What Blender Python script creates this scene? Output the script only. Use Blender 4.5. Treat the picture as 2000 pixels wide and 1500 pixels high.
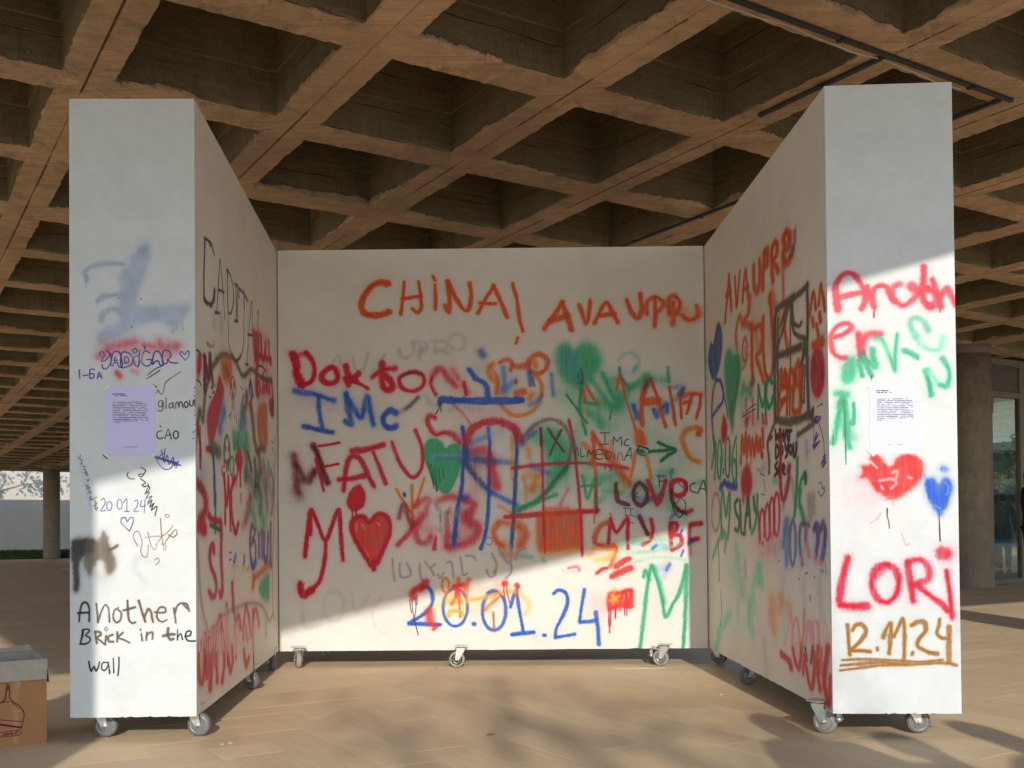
import bpy, bmesh, math, random
import numpy as np
from mathutils import Vector, Matrix

for o in list(bpy.data.objects):
    bpy.data.objects.remove(o)
SC = bpy.context.scene
COL = SC.collection
R = math.radians

# ------------------------------------------------------------------ camera
F_PX, PITCH, ROLL, SHIFT, EYE = 2005.0, 0.0163, -0.0089, 0.1277, 0.8758
cam_data = bpy.data.cameras.new('camera')
cam = bpy.data.objects.new('camera', cam_data)
COL.objects.link(cam)
cam_data.sensor_width = 36.0
cam_data.lens = 36.0 * F_PX / 2000.0
cam_data.shift_y = SHIFT
cam_data.clip_start = 0.05
cam_data.clip_end = 1500
_f = Vector((0, math.cos(PITCH), math.sin(PITCH)))
_u = Vector((0, -math.sin(PITCH), math.cos(PITCH)))
_r = Vector((1, 0, 0))
_rt = _r * math.cos(ROLL) + _u * math.sin(ROLL)
_up = -_r * math.sin(ROLL) + _u * math.cos(ROLL)
M = Matrix((_rt, _up, -_f)).transposed().to_4x4()
M.translation = Vector((0, 0, EYE))
cam.matrix_world = M
SC.camera = cam

# ------------------------------------------------------------------ light
SUN_DIR = Vector((-0.075, 1.0, -0.4105)).normalized()
SUN_EL = math.asin(-SUN_DIR.z)
world = bpy.data.worlds.new('World')
SC.world = world
world.use_nodes = True
wn = world.node_tree
bg = wn.nodes['Background']
sky = wn.nodes.new('ShaderNodeTexSky')
sky.sky_type = 'NISHITA'
sky.sun_disc = False
sky.sun_elevation = SUN_EL
sky.sun_rotation = math.atan2(-SUN_DIR.x, -SUN_DIR.y)
sky.air_density = 1.0
sky.dust_density = 0.4
sky.ozone_density = 3.0
wn.links.new(sky.outputs[0], bg.inputs[0])
bg.inputs[1].default_value = 0.15
sd = bpy.data.lights.new('sun', 'SUN')
sd.energy = 2.05
sd.angle = R(0.55)
sd.color = (1.0, 0.94, 0.85)
sun = bpy.data.objects.new('sun', sd)
sun.rotation_euler = SUN_DIR.to_track_quat('-Z', 'Y').to_euler()
sun.location = (2, -8, 9)
COL.objects.link(sun)
SC.view_settings.view_transform = 'Standard'
SC.view_settings.look = 'None'
SC.view_settings.gamma = 1.0
SC.view_settings.use_curve_mapping = False
SC.view_settings.exposure = 0.72
SC.render.engine = 'CYCLES'
SC.cycles.max_bounces = 10
SC.cycles.diffuse_bounces = 6
SC.cycles.glossy_bounces = 4
SC.cycles.sample_clamp_indirect = 4.0

# ------------------------------------------------------------------ building grid
H = 2.66                      # ceiling height above the eye
CZ = EYE + H                   # underside of the beams
TH = R(32.06)
AX = Vector((math.cos(TH), math.sin(TH), 0))
CX = Vector((-math.sin(TH), math.cos(TH), 0))
def ac(a, c, z=0.0):
    return AX * a + CX * c + Vector((0, 0, z))
def a_center(k): return (0.405 + 0.476 * k) * H
def c_center(n): return (1.380 + 0.520 * n) * H

# ------------------------------------------------------------------ helpers
def srgb(r, g, b):
    def f(v):
        v /= 255.0
        return v / 12.92 if v <= 0.04045 else ((v + 0.055) / 1.055) ** 2.4
    return (f(r), f(g), f(b), 1.0)

def tag(o, label=None, cat=None, group=None, kind=None):
    if label: o['label'] = label
    if cat: o['category'] = cat
    if group: o['group'] = group
    if kind: o['kind'] = kind
    return o

def empty(name, loc=(0, 0, 0), rz=0.0):
    o = bpy.data.objects.new(name, None)
    o.empty_display_size = 0.1
    o.location = loc
    o.rotation_euler = (0, 0, rz)
    COL.objects.link(o)
    return o

def link(name, me, mats=(), parent=None, loc=None, rz=None):
    o = bpy.data.objects.new(name, me)
    for m in mats:
        me.materials.append(m)
    COL.objects.link(o)
    if parent: o.parent = parent
    if loc is not None: o.location = loc
    if rz is not None: o.rotation_euler = (0, 0, rz)
    return o

class MB:
    """collects shapes and links them as one mesh object"""
    def __init__(s): s.bm = bmesh.new()
    def box(s, x0, x1, y0, y1, z0, z1, mi=0, mat=None):
        vs = [s.bm.verts.new((x, y, z)) for z in (z0, z1) for y in (y0, y1) for x in (x0, x1)]
        if mat is not None:
            for v in vs: v.co = mat @ v.co
        for f in ((0, 2, 3, 1), (4, 5, 7, 6), (0, 1, 5, 4), (2, 6, 7, 3), (0, 4, 6, 2), (1, 3, 7, 5)):
            s.bm.faces.new([vs[i] for i in f]).material_index = mi
        return vs
    def lathe(s, prof, seg=24, mat=None, mi=0, smooth=True):
        rings = []
        for r, z in prof:
            ring = []
            for i in range(seg):
                a = 2 * math.pi * i / seg
                v = Vector((r * math.cos(a), r * math.sin(a), z))
                if mat is not None: v = mat @ v
                ring.append(s.bm.verts.new(v))
            rings.append(ring)
        for q in range(len(rings) - 1):
            for i in range(seg):
                f = s.bm.faces.new((rings[q][i], rings[q][(i + 1) % seg], rings[q + 1][(i + 1) % seg], rings[q + 1][i]))
                f.smooth = smooth; f.material_index = mi
        if prof[0][0] > 1e-5: s.bm.faces.new(rings[0][::-1]).material_index = mi
        if prof[-1][0] > 1e-5: s.bm.faces.new(rings[-1]).material_index = mi
    def tube(s, pts, rad, seg=8, mi=0):
        pts = [Vector(p) for p in pts]
        if not hasattr(rad, '__len__'): rad = [rad] * len(pts)
        rings = []
        for i, p in enumerate(pts):
            d = (pts[min(i + 1, len(pts) - 1)] - pts[max(i - 1, 0)]).normalized()
            n = d.orthogonal().normalized() if i == 0 else (n - d * n.dot(d)).normalized()
            b = d.cross(n)
            rings.append([s.bm.verts.new(p + (n * math.cos(2 * math.pi * j / seg) + b * math.sin(2 * math.pi * j / seg)) * rad[i]) for j in range(seg)])
        for q in range(len(rings) - 1):
            for j in range(seg):
                f = s.bm.faces.new((rings[q][j], rings[q][(j + 1) % seg], rings[q + 1][(j + 1) % seg], rings[q + 1][j]))
                f.smooth = True; f.material_index = mi
        s.bm.faces.new(rings[0][::-1]).material_index = mi
        s.bm.faces.new(rings[-1]).material_index = mi
    def build(s, name, mats, parent=None, loc=None, rz=None, bevel=0):
        bmesh.ops.recalc_face_normals(s.bm, faces=s.bm.faces[:])
        me = bpy.data.meshes.new(name)
        s.bm.to_mesh(me); s.bm.free()
        if not isinstance(mats, (list, tuple)): mats = [mats]
        o = link(name, me, mats, parent, loc, rz)
        if bevel:
            b = o.modifiers.new('bevel', 'BEVEL'); b.width = bevel; b.segments = 2; b.limit_method = 'ANGLE'
        return o

# ------------------------------------------------------------------ materials
class NT:
    def __init__(s, name):
        s.m = bpy.data.materials.new(name); s.m.use_nodes = True
        s.t = s.m.node_tree; s.n = s.t.nodes; s.b = s.n['Principled BSDF']
    def add(s, typ, **kw):
        n = s.n.new(typ)
        for k, v in kw.items():
            if k.startswith('i_'):
                n.inputs[k[2:].replace('_', ' ')].default_value = v
            else: setattr(n, k, v)
        return n
    def l(s, a, b): s.t.links.new(a, b)
    def noise(s, vec, scale, detail=4, rough=0.55):
        n = s.add('ShaderNodeTexNoise'); n.inputs['Scale'].default_value = scale
        n.inputs['Detail'].default_value = detail; n.inputs['Roughness'].default_value = rough
        s.l(vec, n.inputs['Vector']); return n.outputs['Fac']
    def mapping(s, vec, scale, rot=(0, 0, 0)):
        n = s.add('ShaderNodeMapping'); n.inputs['Scale'].default_value = scale; n.inputs['Rotation'].default_value = rot
        s.l(vec, n.inputs['Vector']); return n.outputs[0]
    def ramp(s, fac, stops):
        n = s.add('ShaderNodeValToRGB'); e = n.color_ramp.elements
        while len(e) < len(stops): e.new(0.5)
        for q, (p, c) in zip(e, stops):
            q.position = p; q.color = c if len(c) == 4 else (*c, 1)
        s.l(fac, n.inputs[0]); return n.outputs[0]
    def mix(s, fac, a, b, mode='MIX'):
        n = s.add('ShaderNodeMix', data_type='RGBA', blend_type=mode)
        for v, i in ((fac, 0), (a, 6), (b, 7)):
            if hasattr(v, 'links'): s.l(v, n.inputs[i])
            elif i == 0: n.inputs[0].default_value = v
            else: n.inputs[i].default_value = v if len(v) == 4 else (*v, 1)
        return n.outputs[2]
    def math(s, op, a, b=0.0, c=0.0):
        n = s.add('ShaderNodeMath', operation=op)
        for i, v in enumerate((a, b, c)):
            if hasattr(v, 'links'): s.l(v, n.inputs[i])
            else: n.inputs[i].default_value = v
        return n.outputs[0]
    def bump(s, h, strength, dist=0.01):
        n = s.add('ShaderNodeBump'); n.inputs['Strength'].default_value = strength; n.inputs['Distance'].default_value = dist
        s.l(h, n.inputs['Height']); s.l(n.outputs[0], s.b.inputs['Normal'])

def simple(name, col, rough=0.6, metal=0.0, var=0.12, scale=12.0, bump=0.0):
    t = NT(name)
    tc = t.add('ShaderNodeTexCoord').outputs['Object']
    n = t.noise(tc, scale, 5)
    lo = tuple(c * (1 - var) for c in col[:3]); hi = tuple(min(1, c * (1 + var)) for c in col[:3])
    t.l(t.ramp(n, [(0.3, lo), (0.7, hi)]), t.b.inputs['Base Color'])
    t.b.inputs['Roughness'].default_value = rough
    t.b.inputs['Metallic'].default_value = metal
    if bump: t.bump(t.noise(tc, scale * 4, 4), bump, 0.004)
    return t.m

# concrete of the waffle slab: board marks, stains, pits
def concrete(name, base, dark, side=None):
    t = NT(name)
    tc = t.add('ShaderNodeTexCoord').outputs['Object']
    geo = t.add('ShaderNodeNewGeometry')
    pos = geo.outputs['Position']
    big = t.noise(pos, 0.8, 6, 0.6)
    mid = t.noise(pos, 5.0, 7, 0.66)
    fine = t.noise(pos, 17.0, 6, 0.7)
    def sc(c, k): return tuple(min(1, v * k) for v in c)
    c = t.ramp(big, [(0.32, sc(base, 0.78)), (0.5, base), (0.68, sc(base, 1.18))])
    c = t.mix(t.ramp(mid, [(0.40, (0, 0, 0)), (0.64, (0.6, 0.6, 0.6))]), c, sc(base, 0.66))
    st = t.noise(t.mapping(pos, (1.0, 15, 3), (0, 0, -TH)), 2.0, 6, 0.65)
    c = t.mix(t.ramp(st, [(0.50, (0, 0, 0)), (0.66, (0.5, 0.5, 0.5))]), c, sc(base, 0.6))
    lime = t.noise(pos, 2.6, 7, 0.72)
    c = t.mix(t.ramp(lime, [(0.56, (0, 0, 0)), (0.72, (0.4, 0.4, 0.4))]), c, sc(base, 1.5))
    pit = t.noise(t.mapping(pos, (1, 1, 1)), 26.0, 4, 0.75)
    c = t.mix(t.ramp(pit, [(0.27, (1, 1, 1)), (0.335, (0, 0, 0))]), c, sc(dark, 0.25))
    # scattered dark scabs and rust scratches
    scab = t.noise(t.mapping(pos, (5, 22, 9), (0, 0, -TH + 0.5)), 1.3, 5, 0.8)
    c = t.mix(t.ramp(scab, [(0.70, (0, 0, 0)), (0.74, (0.9, 0.9, 0.9))]), c, sc(dark, 0.2))
    h = t.math('ADD', t.math('MULTIPLY', mid, 0.8), t.math('ADD', t.math('MULTIPLY', fine, 0.45), t.math('MULTIPLY', st, 0.45)))
    h = t.math('ADD', h, t.ramp(pit, [(0.27, (0, 0, 0)), (0.34, (0.25, 0.25, 0.25))]))
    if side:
        # base tone on the beam undersides, darker boarded concrete above a ragged line
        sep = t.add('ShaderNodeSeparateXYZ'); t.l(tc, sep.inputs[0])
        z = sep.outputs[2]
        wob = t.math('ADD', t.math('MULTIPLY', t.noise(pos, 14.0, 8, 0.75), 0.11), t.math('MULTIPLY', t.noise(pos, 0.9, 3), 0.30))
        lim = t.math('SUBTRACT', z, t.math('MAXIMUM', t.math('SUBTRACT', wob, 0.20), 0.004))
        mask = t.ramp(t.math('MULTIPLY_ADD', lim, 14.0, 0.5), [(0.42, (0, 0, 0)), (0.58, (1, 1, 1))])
        side_tone = t.ramp(big, [(0.3, sc(side, 0.8)), (0.7, sc(side, 1.2))])
        side_tone = t.mix(t.ramp(mid, [(0.42, (0, 0, 0)), (0.66, (0.6, 0.6, 0.6))]), side_tone, sc(side, 0.62))
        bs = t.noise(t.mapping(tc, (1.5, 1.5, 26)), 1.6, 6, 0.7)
        side_tone = t.mix(t.ramp(bs, [(0.45, (0, 0, 0)), (0.68, (0.55, 0.55, 0.55))]), side_tone, sc(side, 1.45))
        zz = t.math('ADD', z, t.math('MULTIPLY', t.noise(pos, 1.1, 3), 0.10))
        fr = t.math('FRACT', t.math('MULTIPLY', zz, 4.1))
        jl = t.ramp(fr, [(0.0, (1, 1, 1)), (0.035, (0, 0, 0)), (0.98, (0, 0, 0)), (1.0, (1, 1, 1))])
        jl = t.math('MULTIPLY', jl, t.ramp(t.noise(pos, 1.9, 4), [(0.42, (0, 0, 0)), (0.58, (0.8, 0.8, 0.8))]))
        side_tone = t.mix(jl, side_tone, sc(dark, 0.25))
        c = t.mix(mask, c, side_tone)
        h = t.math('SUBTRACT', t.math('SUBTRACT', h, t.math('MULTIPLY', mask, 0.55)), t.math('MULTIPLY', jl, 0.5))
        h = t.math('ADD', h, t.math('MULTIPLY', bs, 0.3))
    t.l(c, t.b.inputs['Base Color'])
    t.b.inputs['Roughness'].default_value = 0.9
    t.bump(h, 0.9, 0.028)
    return t.m
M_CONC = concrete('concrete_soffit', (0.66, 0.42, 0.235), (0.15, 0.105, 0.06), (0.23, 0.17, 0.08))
M_COLUMN = concrete('concrete_column', (0.28, 0.235, 0.185), (0.19, 0.155, 0.12))

def stone(name, plain=False):
    t = NT(name)
    pos = t.add('ShaderNodeNewGeometry').outputs['Position']
    if plain:
        uv = pos
        var = t.noise(pos, 2.5, 2)
    else:
        uv = t.add('ShaderNodeUVMap').outputs[0]
        at = t.add('ShaderNodeAttribute'); at.attribute_name = 'tone'
        var = at.outputs['Fac']
    streak = t.noise(t.mapping(uv, (2.0, 26, 1)), 1.6, 6, 0.6)
    cl = t.noise(pos, 1.1, 5, 0.6)
    c = t.ramp(streak, [(0.25, (0.62, 0.455, 0.265)), (0.5, (0.69, 0.52, 0.315)), (0.75, (0.75, 0.575, 0.36))])
    c = t.mix(t.ramp(cl, [(0.35, (0, 0, 0)), (0.7, (0.5, 0.5, 0.5))]), c, (0.64, 0.50, 0.33))
    tone = t.ramp(var, [(0.0, (0.93, 0.925, 0.92)), (1.0, (1.06, 1.055, 1.04))])
    c = t.mix(1.0, c, tone, 'MULTIPLY')
    sc = t.noise(t.mapping(pos, (1, 1, 1), (0, 0, 0.6)), 46.0, 4, 0.7)
    c = t.mix(t.ramp(sc, [(0.66, (0, 0, 0)), (0.74, (0.5, 0.5, 0.5))]), c, (0.2, 0.15, 0.1))
    scr = t.noise(t.mapping(pos, (3, 60, 1), (0, 0, 0.35)), 1.0, 5, 0.75)
    c = t.mix(t.ramp(scr, [(0.62, (0, 0, 0)), (0.72, (0.35, 0.35, 0.35))]), c, (0.25, 0.18, 0.11))
    t.l(c, t.b.inputs['Base Color'])
    t.l(t.ramp(cl, [(0.3, (0.5,) * 3), (0.7, (0.7,) * 3)]), t.b.inputs['Roughness'])
    t.bump(t.math('ADD', streak, t.math('MULTIPLY', sc, 0.4)), 0.3, 0.003)
    return t.m
M_STONE = stone('paving_stone')
M_STONE_FAR = stone('paving_stone_far', True)
M_GROUT = simple('grout', (0.15, 0.115, 0.075), 0.95, scale=30)
M_WHITEEDGE = simple('white_board_edge', (0.74, 0.73, 0.70), 0.6, var=0.04)
M_DARKIN = simple('raw_timber', (0.16, 0.12, 0.08), 0.8)
M_STEEL = simple('zinc_steel', (0.58, 0.57, 0.55), 0.38, 0.85, 0.15, 30)
M_RUBBER = simple('grey_rubber', (0.13, 0.127, 0.12), 0.6, 0, 0.2, 40)
M_RUBBER_PALE = simple('pale_rubber', (0.27, 0.26, 0.235), 0.6, 0, 0.2, 40)
M_HUB = simple('hub_metal', (0.38, 0.37, 0.35), 0.35, 0.7, 0.2, 30)
M_BLACK = simple('black_metal', (0.03, 0.026, 0.022), 0.5, 0.3)
M_RAIL = simple('dark_rail', (0.045, 0.035, 0.026), 0.55)

# ------------------------------------------------------------------ paint engine
PAINT = {
 'R': (202, 10, 38), 'r': (212, 30, 30), 'D': (96, 18, 30), 'O': (218, 70, 14), 'o': (228, 118, 38),
 'Y': (226, 170, 60), 'G': (30, 158, 106), 'h': (16, 104, 62), 'g': (112, 208, 164), 'U': (26, 78, 184),
 'u': (140, 172, 222), 'K': (40, 37, 40), 'k': (32, 28, 34), 'E': (150, 158, 162), 'P': (58, 44, 132),
 'N': (150, 102, 48), 'W': (236, 234, 230), 'S': (158, 168, 188), 'b': (92, 78, 64), 'p': (240, 150, 160),
 'B': (28, 58, 140), 'w': (236, 205, 196), 'm': (206, 216, 186)}
def solve_h(src, dst):
    A = []; Bv = []
    for (x, y), (u, v) in zip(src, dst):
        A.append([x, y, 1, 0, 0, 0, -u * x, -u * y]); Bv.append(u)
        A.append([0, 0, 0, x, y, 1, -v * x, -v * y]); Bv.append(v)
    h = np.linalg.solve(np.array(A, float), np.array(Bv, float))
    return np.append(h, 1).reshape(3, 3)

def smooth_noise(w, h, cell, rng):
    gw, gh = w // cell + 3, h // cell + 3
    g = rng.random((gh, gw)).astype(np.float32)
    y = np.arange(h) / cell; x = np.arange(w) / cell
    yi = y.astype(int); xi = x.astype(int)
    fy = (y - yi)[:, None]; fx = (x - xi)[None, :]
    fy = fy * fy * (3 - 2 * fy); fx = fx * fx * (3 - 2 * fx)
    a = g[yi][:, xi]; b = g[yi][:, xi + 1]; c = g[yi + 1][:, xi]; d = g[yi + 1][:, xi + 1]
    return ((a * (1 - fx) + b * fx) * (1 - fy) + (c * (1 - fx) + d * fx) * fy).astype(np.float32)

class Canvas:
    """a board painted in metres; strokes are listed in photograph pixels and carried over by a homography"""
    def __init__(s, wm, hm, ppm, corners, scale_px, seed, base=(217, 215, 210), ax=1.0):
        s.ax = ax
        s.wm, s.hm, s.ppm, s.k = wm, hm, ppm, scale_px
        s.w, s.h = int(wm * ppm), int(hm * ppm)
        s.H = solve_h(corners, [(0, hm), (wm, hm), (0, 0), (wm, 0)])    # tl, tr, bl, br
        s.rng = np.random.default_rng(seed)
        n = smooth_noise(s.w, s.h, 90, s.rng) * 0.6 + smooth_noise(s.w, s.h, 25, s.rng) * 0.4
        s.img = np.empty((s.h, s.w, 4), np.float32)
        s.img[..., :3] = np.array(base, np.float32) / 255.0
        s.img[..., :3] *= (0.968 + 0.055 * n)[..., None]
        s.img[..., :3] *= (1 - 0.012 * smooth_noise(s.w, s.h, 5, s.rng))[..., None]
        s.img[..., 3] = 0.0
        s.fine = s.rng.random((s.h, s.w)).astype(np.float32)
        s.med = smooth_noise(s.w, s.h, max(3, ppm // 90), s.rng)
        s.low = smooth_noise(s.w, s.h, max(6, ppm // 22), s.rng)
        st = smooth_noise(s.w, max(4, s.h // 14), max(2, ppm // 130), s.rng)        # long vertical streaks of thin paint
        yy = np.linspace(0, st.shape[0] - 1.001, s.h); y0_ = yy.astype(int); fy_ = (yy - y0_)[:, None].astype(np.float32)
        s.strk = st[y0_] * (1 - fy_) + st[np.minimum(y0_ + 1, st.shape[0] - 1)] * fy_
    def pt(s, x, y):
        v = s.H @ np.array([x, y, 1.0])
        return v[0] / v[2], v[1] / v[2]
    @staticmethod
    def curve(P, closed=False):
        if len(P) < 3: return P
        out = []; n = len(P)
        rngi = range(n if closed else n - 1)
        for i in rngi:
            p0 = P[(i - 1) % n] if closed or i > 0 else P[0]
            p1 = P[i]; p2 = P[(i + 1) % n]
            p3 = P[(i + 2) % n] if closed or i + 2 < n else P[-1]
            for t in np.linspace(0, 1, 5)[:-1]:
                out.append(tuple(0.5 * (2 * p1[q] + (p2[q] - p0[q]) * t + (2 * p0[q] - 5 * p1[q] + 4 * p2[q] - p3[q]) * t * t + (-p0[q] + 3 * p1[q] - 3 * p2[q] + p3[q]) * t ** 3) for q in (0, 1)))
        out.append(P[0] if closed else P[-1])
        return out
    def dist(s, P, pad):
        x0 = max(0, int((min(p[0] for p in P) - pad / s.ax) * s.ppm)); x1 = min(s.w, int((max(p[0] for p in P) + pad / s.ax) * s.ppm) + 2)
        y0 = max(0, int((min(p[1] for p in P) - pad) * s.ppm)); y1 = min(s.h, int((max(p[1] for p in P) + pad) * s.ppm) + 2)
        if x1 <= x0 or y1 <= y0: return None
        D = np.full((y1 - y0, x1 - x0), 9.0, np.float32)
        if len(P) == 1: P = [P[0], (P[0][0] + 1e-4, P[0][1])]
        for (ax, ay), (bx, by) in zip(P[:-1], P[1:]):
            u0 = max(x0, int((min(ax, bx) - pad / s.ax) * s.ppm)); u1 = min(x1, int((max(ax, bx) + pad / s.ax) * s.ppm) + 2)
            v0 = max(y0, int((min(ay, by) - pad) * s.ppm)); v1 = min(y1, int((max(ay, by) + pad) * s.ppm) + 2)
            if u1 <= u0 or v1 <= v0: continue
            X = (((np.arange(u0, u1) + 0.5) / s.ppm)[None, :] - ax) * s.ax; Y = ((np.arange(v0, v1) + 0.5) / s.ppm)[:, None] - ay
            dx, dy = (bx - ax) * s.ax, by - ay; L = dx * dx + dy * dy + 1e-12
            t = np.clip((X * dx + Y * dy) / L, 0, 1)
            d = np.sqrt((X - t * dx) ** 2 + (Y - t * dy) ** 2)
            sub = D[v0 - y0:v1 - y0, u0 - x0:u1 - x0]
            np.minimum(sub, d.astype(np.float32), out=sub)
        return D, x0, x1, y0, y1
    def blend(s, A, col, x0, x1, y0, y1, gloss=1.0):
        A = np.clip(A, 0, 1)
        c = np.array(col, np.float32) / 255.0
        reg = s.img[y0:y1, x0:x1]
        thick = 0.90 + 0.2 * s.low[y0:y1, x0:x1]
        reg[..., :3] = reg[..., :3] * (1 - A[..., None]) + (c[None, None, :] * thick[..., None]) * A[..., None]
        reg[..., 3] = np.maximum(reg[..., 3], A * gloss)
    def stroke(s, col, wpx, soft, alpha, pts, closed=False):
        P = s.curve([s.pt(*p) for p in pts], closed)
        r = wpx / s.k * 0.5 * ((1.25 if wpx <= 4 else 1.22) if s.ax < 1 else 1.0)
        spray = wpx > 3.3
        pad = r * (2.6 if spray else 1.0) + 0.004 + r * soft
        q = s.dist(P, pad)
        if q is None: return
        D, x0, x1, y0, y1 = q
        fine = s.fine[y0:y1, x0:x1]; med = s.med[y0:y1, x0:x1]; low = s.low[y0:y1, x0:x1]
        if not spray:
            rr = r * (0.75 + 0.5 * low)
            A = np.clip((rr + 0.6 / s.ppm - D) * s.ppm, 0, 1) * alpha * (0.72 + 0.4 * low)
            s.blend(A, PAINT[col], x0, x1, y0, y1, 0.2); return
        e = r * (0.16 + 0.62 * soft) + 0.0010
        strk = s.strk[y0:y1, x0:x1]
        Dn = D + (med - 0.5) * r * 0.30 + (low - 0.5) * r * 0.45
        A = 1 / (1 + np.exp(np.clip((Dn - r * (0.92 - 0.25 * soft)) / (e * 0.42), -20, 20)))
        A *= (0.82 + 0.30 * low) * (0.93 + 0.12 * fine) * (1.06 - (0.10 + 0.40 * soft) * (1 - strk))
        halo = np.exp(-(D / (r * 1.35)) ** 2) * (0.10 + 0.18 * soft)
        halo *= (0.55 + 0.9 * fine)
        A = alpha * np.maximum(A, halo)
        speck = (fine > 0.972) * np.exp(-(D / (r * 1.9)) ** 2) * 0.75
        A = np.maximum(A, alpha * speck)
        s.blend(A, PAINT[col], x0, x1, y0, y1)
        # darker, wetter core
        if alpha > 0.7 and soft < 0.6:
            C = np.clip(1 - D / (r * 0.55), 0, 1) * np.clip((low - 0.45) * 2.4, 0, 0.55)
            s.blend(C, tuple(v * 0.78 for v in PAINT[col]), x0, x1, y0, y1)
    def fill(s, col, soft, alpha, pts):
        P = s.curve([s.pt(*p) for p in pts], True)
        pad = 0.05 + soft * 0.03
        q = s.dist(P, pad)
        if q is None: return
        x0 = max(0, int((min(p[0] for p in P) - pad / s.ax) * s.ppm)); x1 = min(s.w, int((max(p[0] for p in P) + pad / s.ax) * s.ppm) + 2)
        y0 = max(0, int((min(p[1] for p in P) - pad) * s.ppm)); y1 = min(s.h, int((max(p[1] for p in P) + pad) * s.ppm) + 2)
        D = q[0]
        X = ((np.arange(x0, x1) + 0.5) / s.ppm)[None, :]; Y = ((np.arange(y0, y1) + 0.5) / s.ppm)[:, None]
        ins = np.zeros((y1 - y0, x1 - x0), bool)
        for (ax, ay), (bx, by) in zip(P[:-1], P[1:]):
            if ay == by: continue
            c = ((ay > Y) != (by > Y)) & (X < (bx - ax) * (Y - ay) / (by - ay) + ax)
            ins ^= c
        sd = np.where(ins, -D, D)
        fine = s.fine[y0:y1, x0:x1]; med = s.med[y0:y1, x0:x1]; low = s.low[y0:y1, x0:x1]
        e = 0.0022 + 0.012 * soft
        A = 1 / (1 + np.exp(np.clip((sd + (med - 0.5) * 0.006) / e, -20, 20)))
        A *= (0.84 + 0.26 * low) * (1.04 - 0.22 * (1 - s.strk[y0:y1, x0:x1]))
        halo = np.exp(-(np.maximum(sd, 0) / (0.012 + 0.018 * soft)) ** 2) * 0.18 * (0.5 + fine)
        s.blend(alpha * np.maximum(A, halo), PAINT[col], x0, x1, y0, y1)
    def run(s, text):
        """c w soft alpha : x,y x,y ; x,y ...   |  F c soft alpha : polygon  |  L = closed stroke  |  E c w soft alpha : cx,cy rx,ry"""
        for ln in text.strip().split('\n'):
            ln = ln.strip()
            if not ln or ln[0] == '#': continue
            head, body = ln.split(':')
            hd = head.split()
            groups = [[tuple(float(v) for v in p.split(',')) for p in g.split()] for g in body.split(';')]
            for g in groups:
                if not g: continue
                if hd[0] == 'F': s.fill(hd[1], float(hd[2]), float(hd[3]), g)
                elif hd[0] == 'L' and len(hd) == 5: s.stroke(hd[1], float(hd[2]), float(hd[3]), float(hd[4]), g, True)
                elif hd[0] == 'E' and len(hd) == 5:
                    (cx, cy), (rx, ry) = g
                    s.stroke(hd[1], float(hd[2]), float(hd[3]), float(hd[4]), [(cx + rx * math.cos(t), cy + ry * math.sin(t)) for t in np.linspace(0.3, 6.5, 14)])
                else: s.stroke(hd[0], float(hd[1]), float(hd[2]), float(hd[3]), g)
    def wear(s):
        '''roller marks, scuffs, filled screw heads'''
        for i in range(16):
            x, y = s.rng.random() * s.wm, s.rng.random() * s.hm
            L = 0.02 + 0.10 * s.rng.random(); a = s.rng.random() * 6.3
            q = s.dist([(x, y), (x + L * math.cos(a) / s.ax, y + L * math.sin(a))], 0.006)
            if q is None: continue
            D, x0, x1, y0, y1 = q
            s.blend(np.clip(1 - D / 0.004, 0, 1) * (0.04 + 0.10 * s.rng.random()) * s.med[y0:y1, x0:x1], (110, 105, 100), x0, x1, y0, y1, 0)
        for bx_ in np.arange(0.05, s.wm, 0.6):
            for by_ in np.arange(0.12, s.hm, 0.46):
                q = s.dist([(bx_ + 0.01 * s.rng.random(), by_ + 0.02 * s.rng.random())], 0.03)
                if q is None: continue
                D, x0, x1, y0, y1 = q
                s.blend(np.clip(1 - D / 0.014, 0, 1) * 0.22, (236, 235, 232), x0, x1, y0, y1, 0)
                s.blend(np.clip(1 - np.abs(D - 0.006) / 0.0022, 0, 1) * 0.10, (120, 118, 112), x0, x1, y0, y1, 0)
    def image(s, name):
        im = bpy.data.images.new(name, s.w, s.h, alpha=True)
        im.alpha_mode = 'CHANNEL_PACKED'
        im.pixels.foreach_set(np.clip(s.img, 0, 1).ravel())
        im.pack()
        return im

def painted(name, im, rough0=0.5, rough1=0.3):
    t = NT(name)
    uv = t.add('ShaderNodeUVMap').outputs[0]
    tx = t.add('ShaderNodeTexImage'); tx.image = im; tx.extension = 'EXTEND'; tx.interpolation = 'Cubic'
    t.l(uv, tx.inputs[0]); t.l(tx.outputs[0], t.b.inputs['Base Color'])
    t.b.inputs['Specular IOR Level'].default_value = 0.3
    t.l(t.math('MULTIPLY_ADD', tx.outputs[1], rough1 - rough0, rough0), t.b.inputs['Roughness'])
    pos = t.add('ShaderNodeNewGeometry').outputs['Position']
    t.bump(t.math('ADD', t.noise(pos, 3.0, 3), t.math('ADD', t.math('MULTIPLY', t.noise(pos, 90.0, 2), 0.06), t.math('MULTIPLY', tx.outputs[1], 0.03))), 0.35, 0.006)
    return t.m

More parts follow.
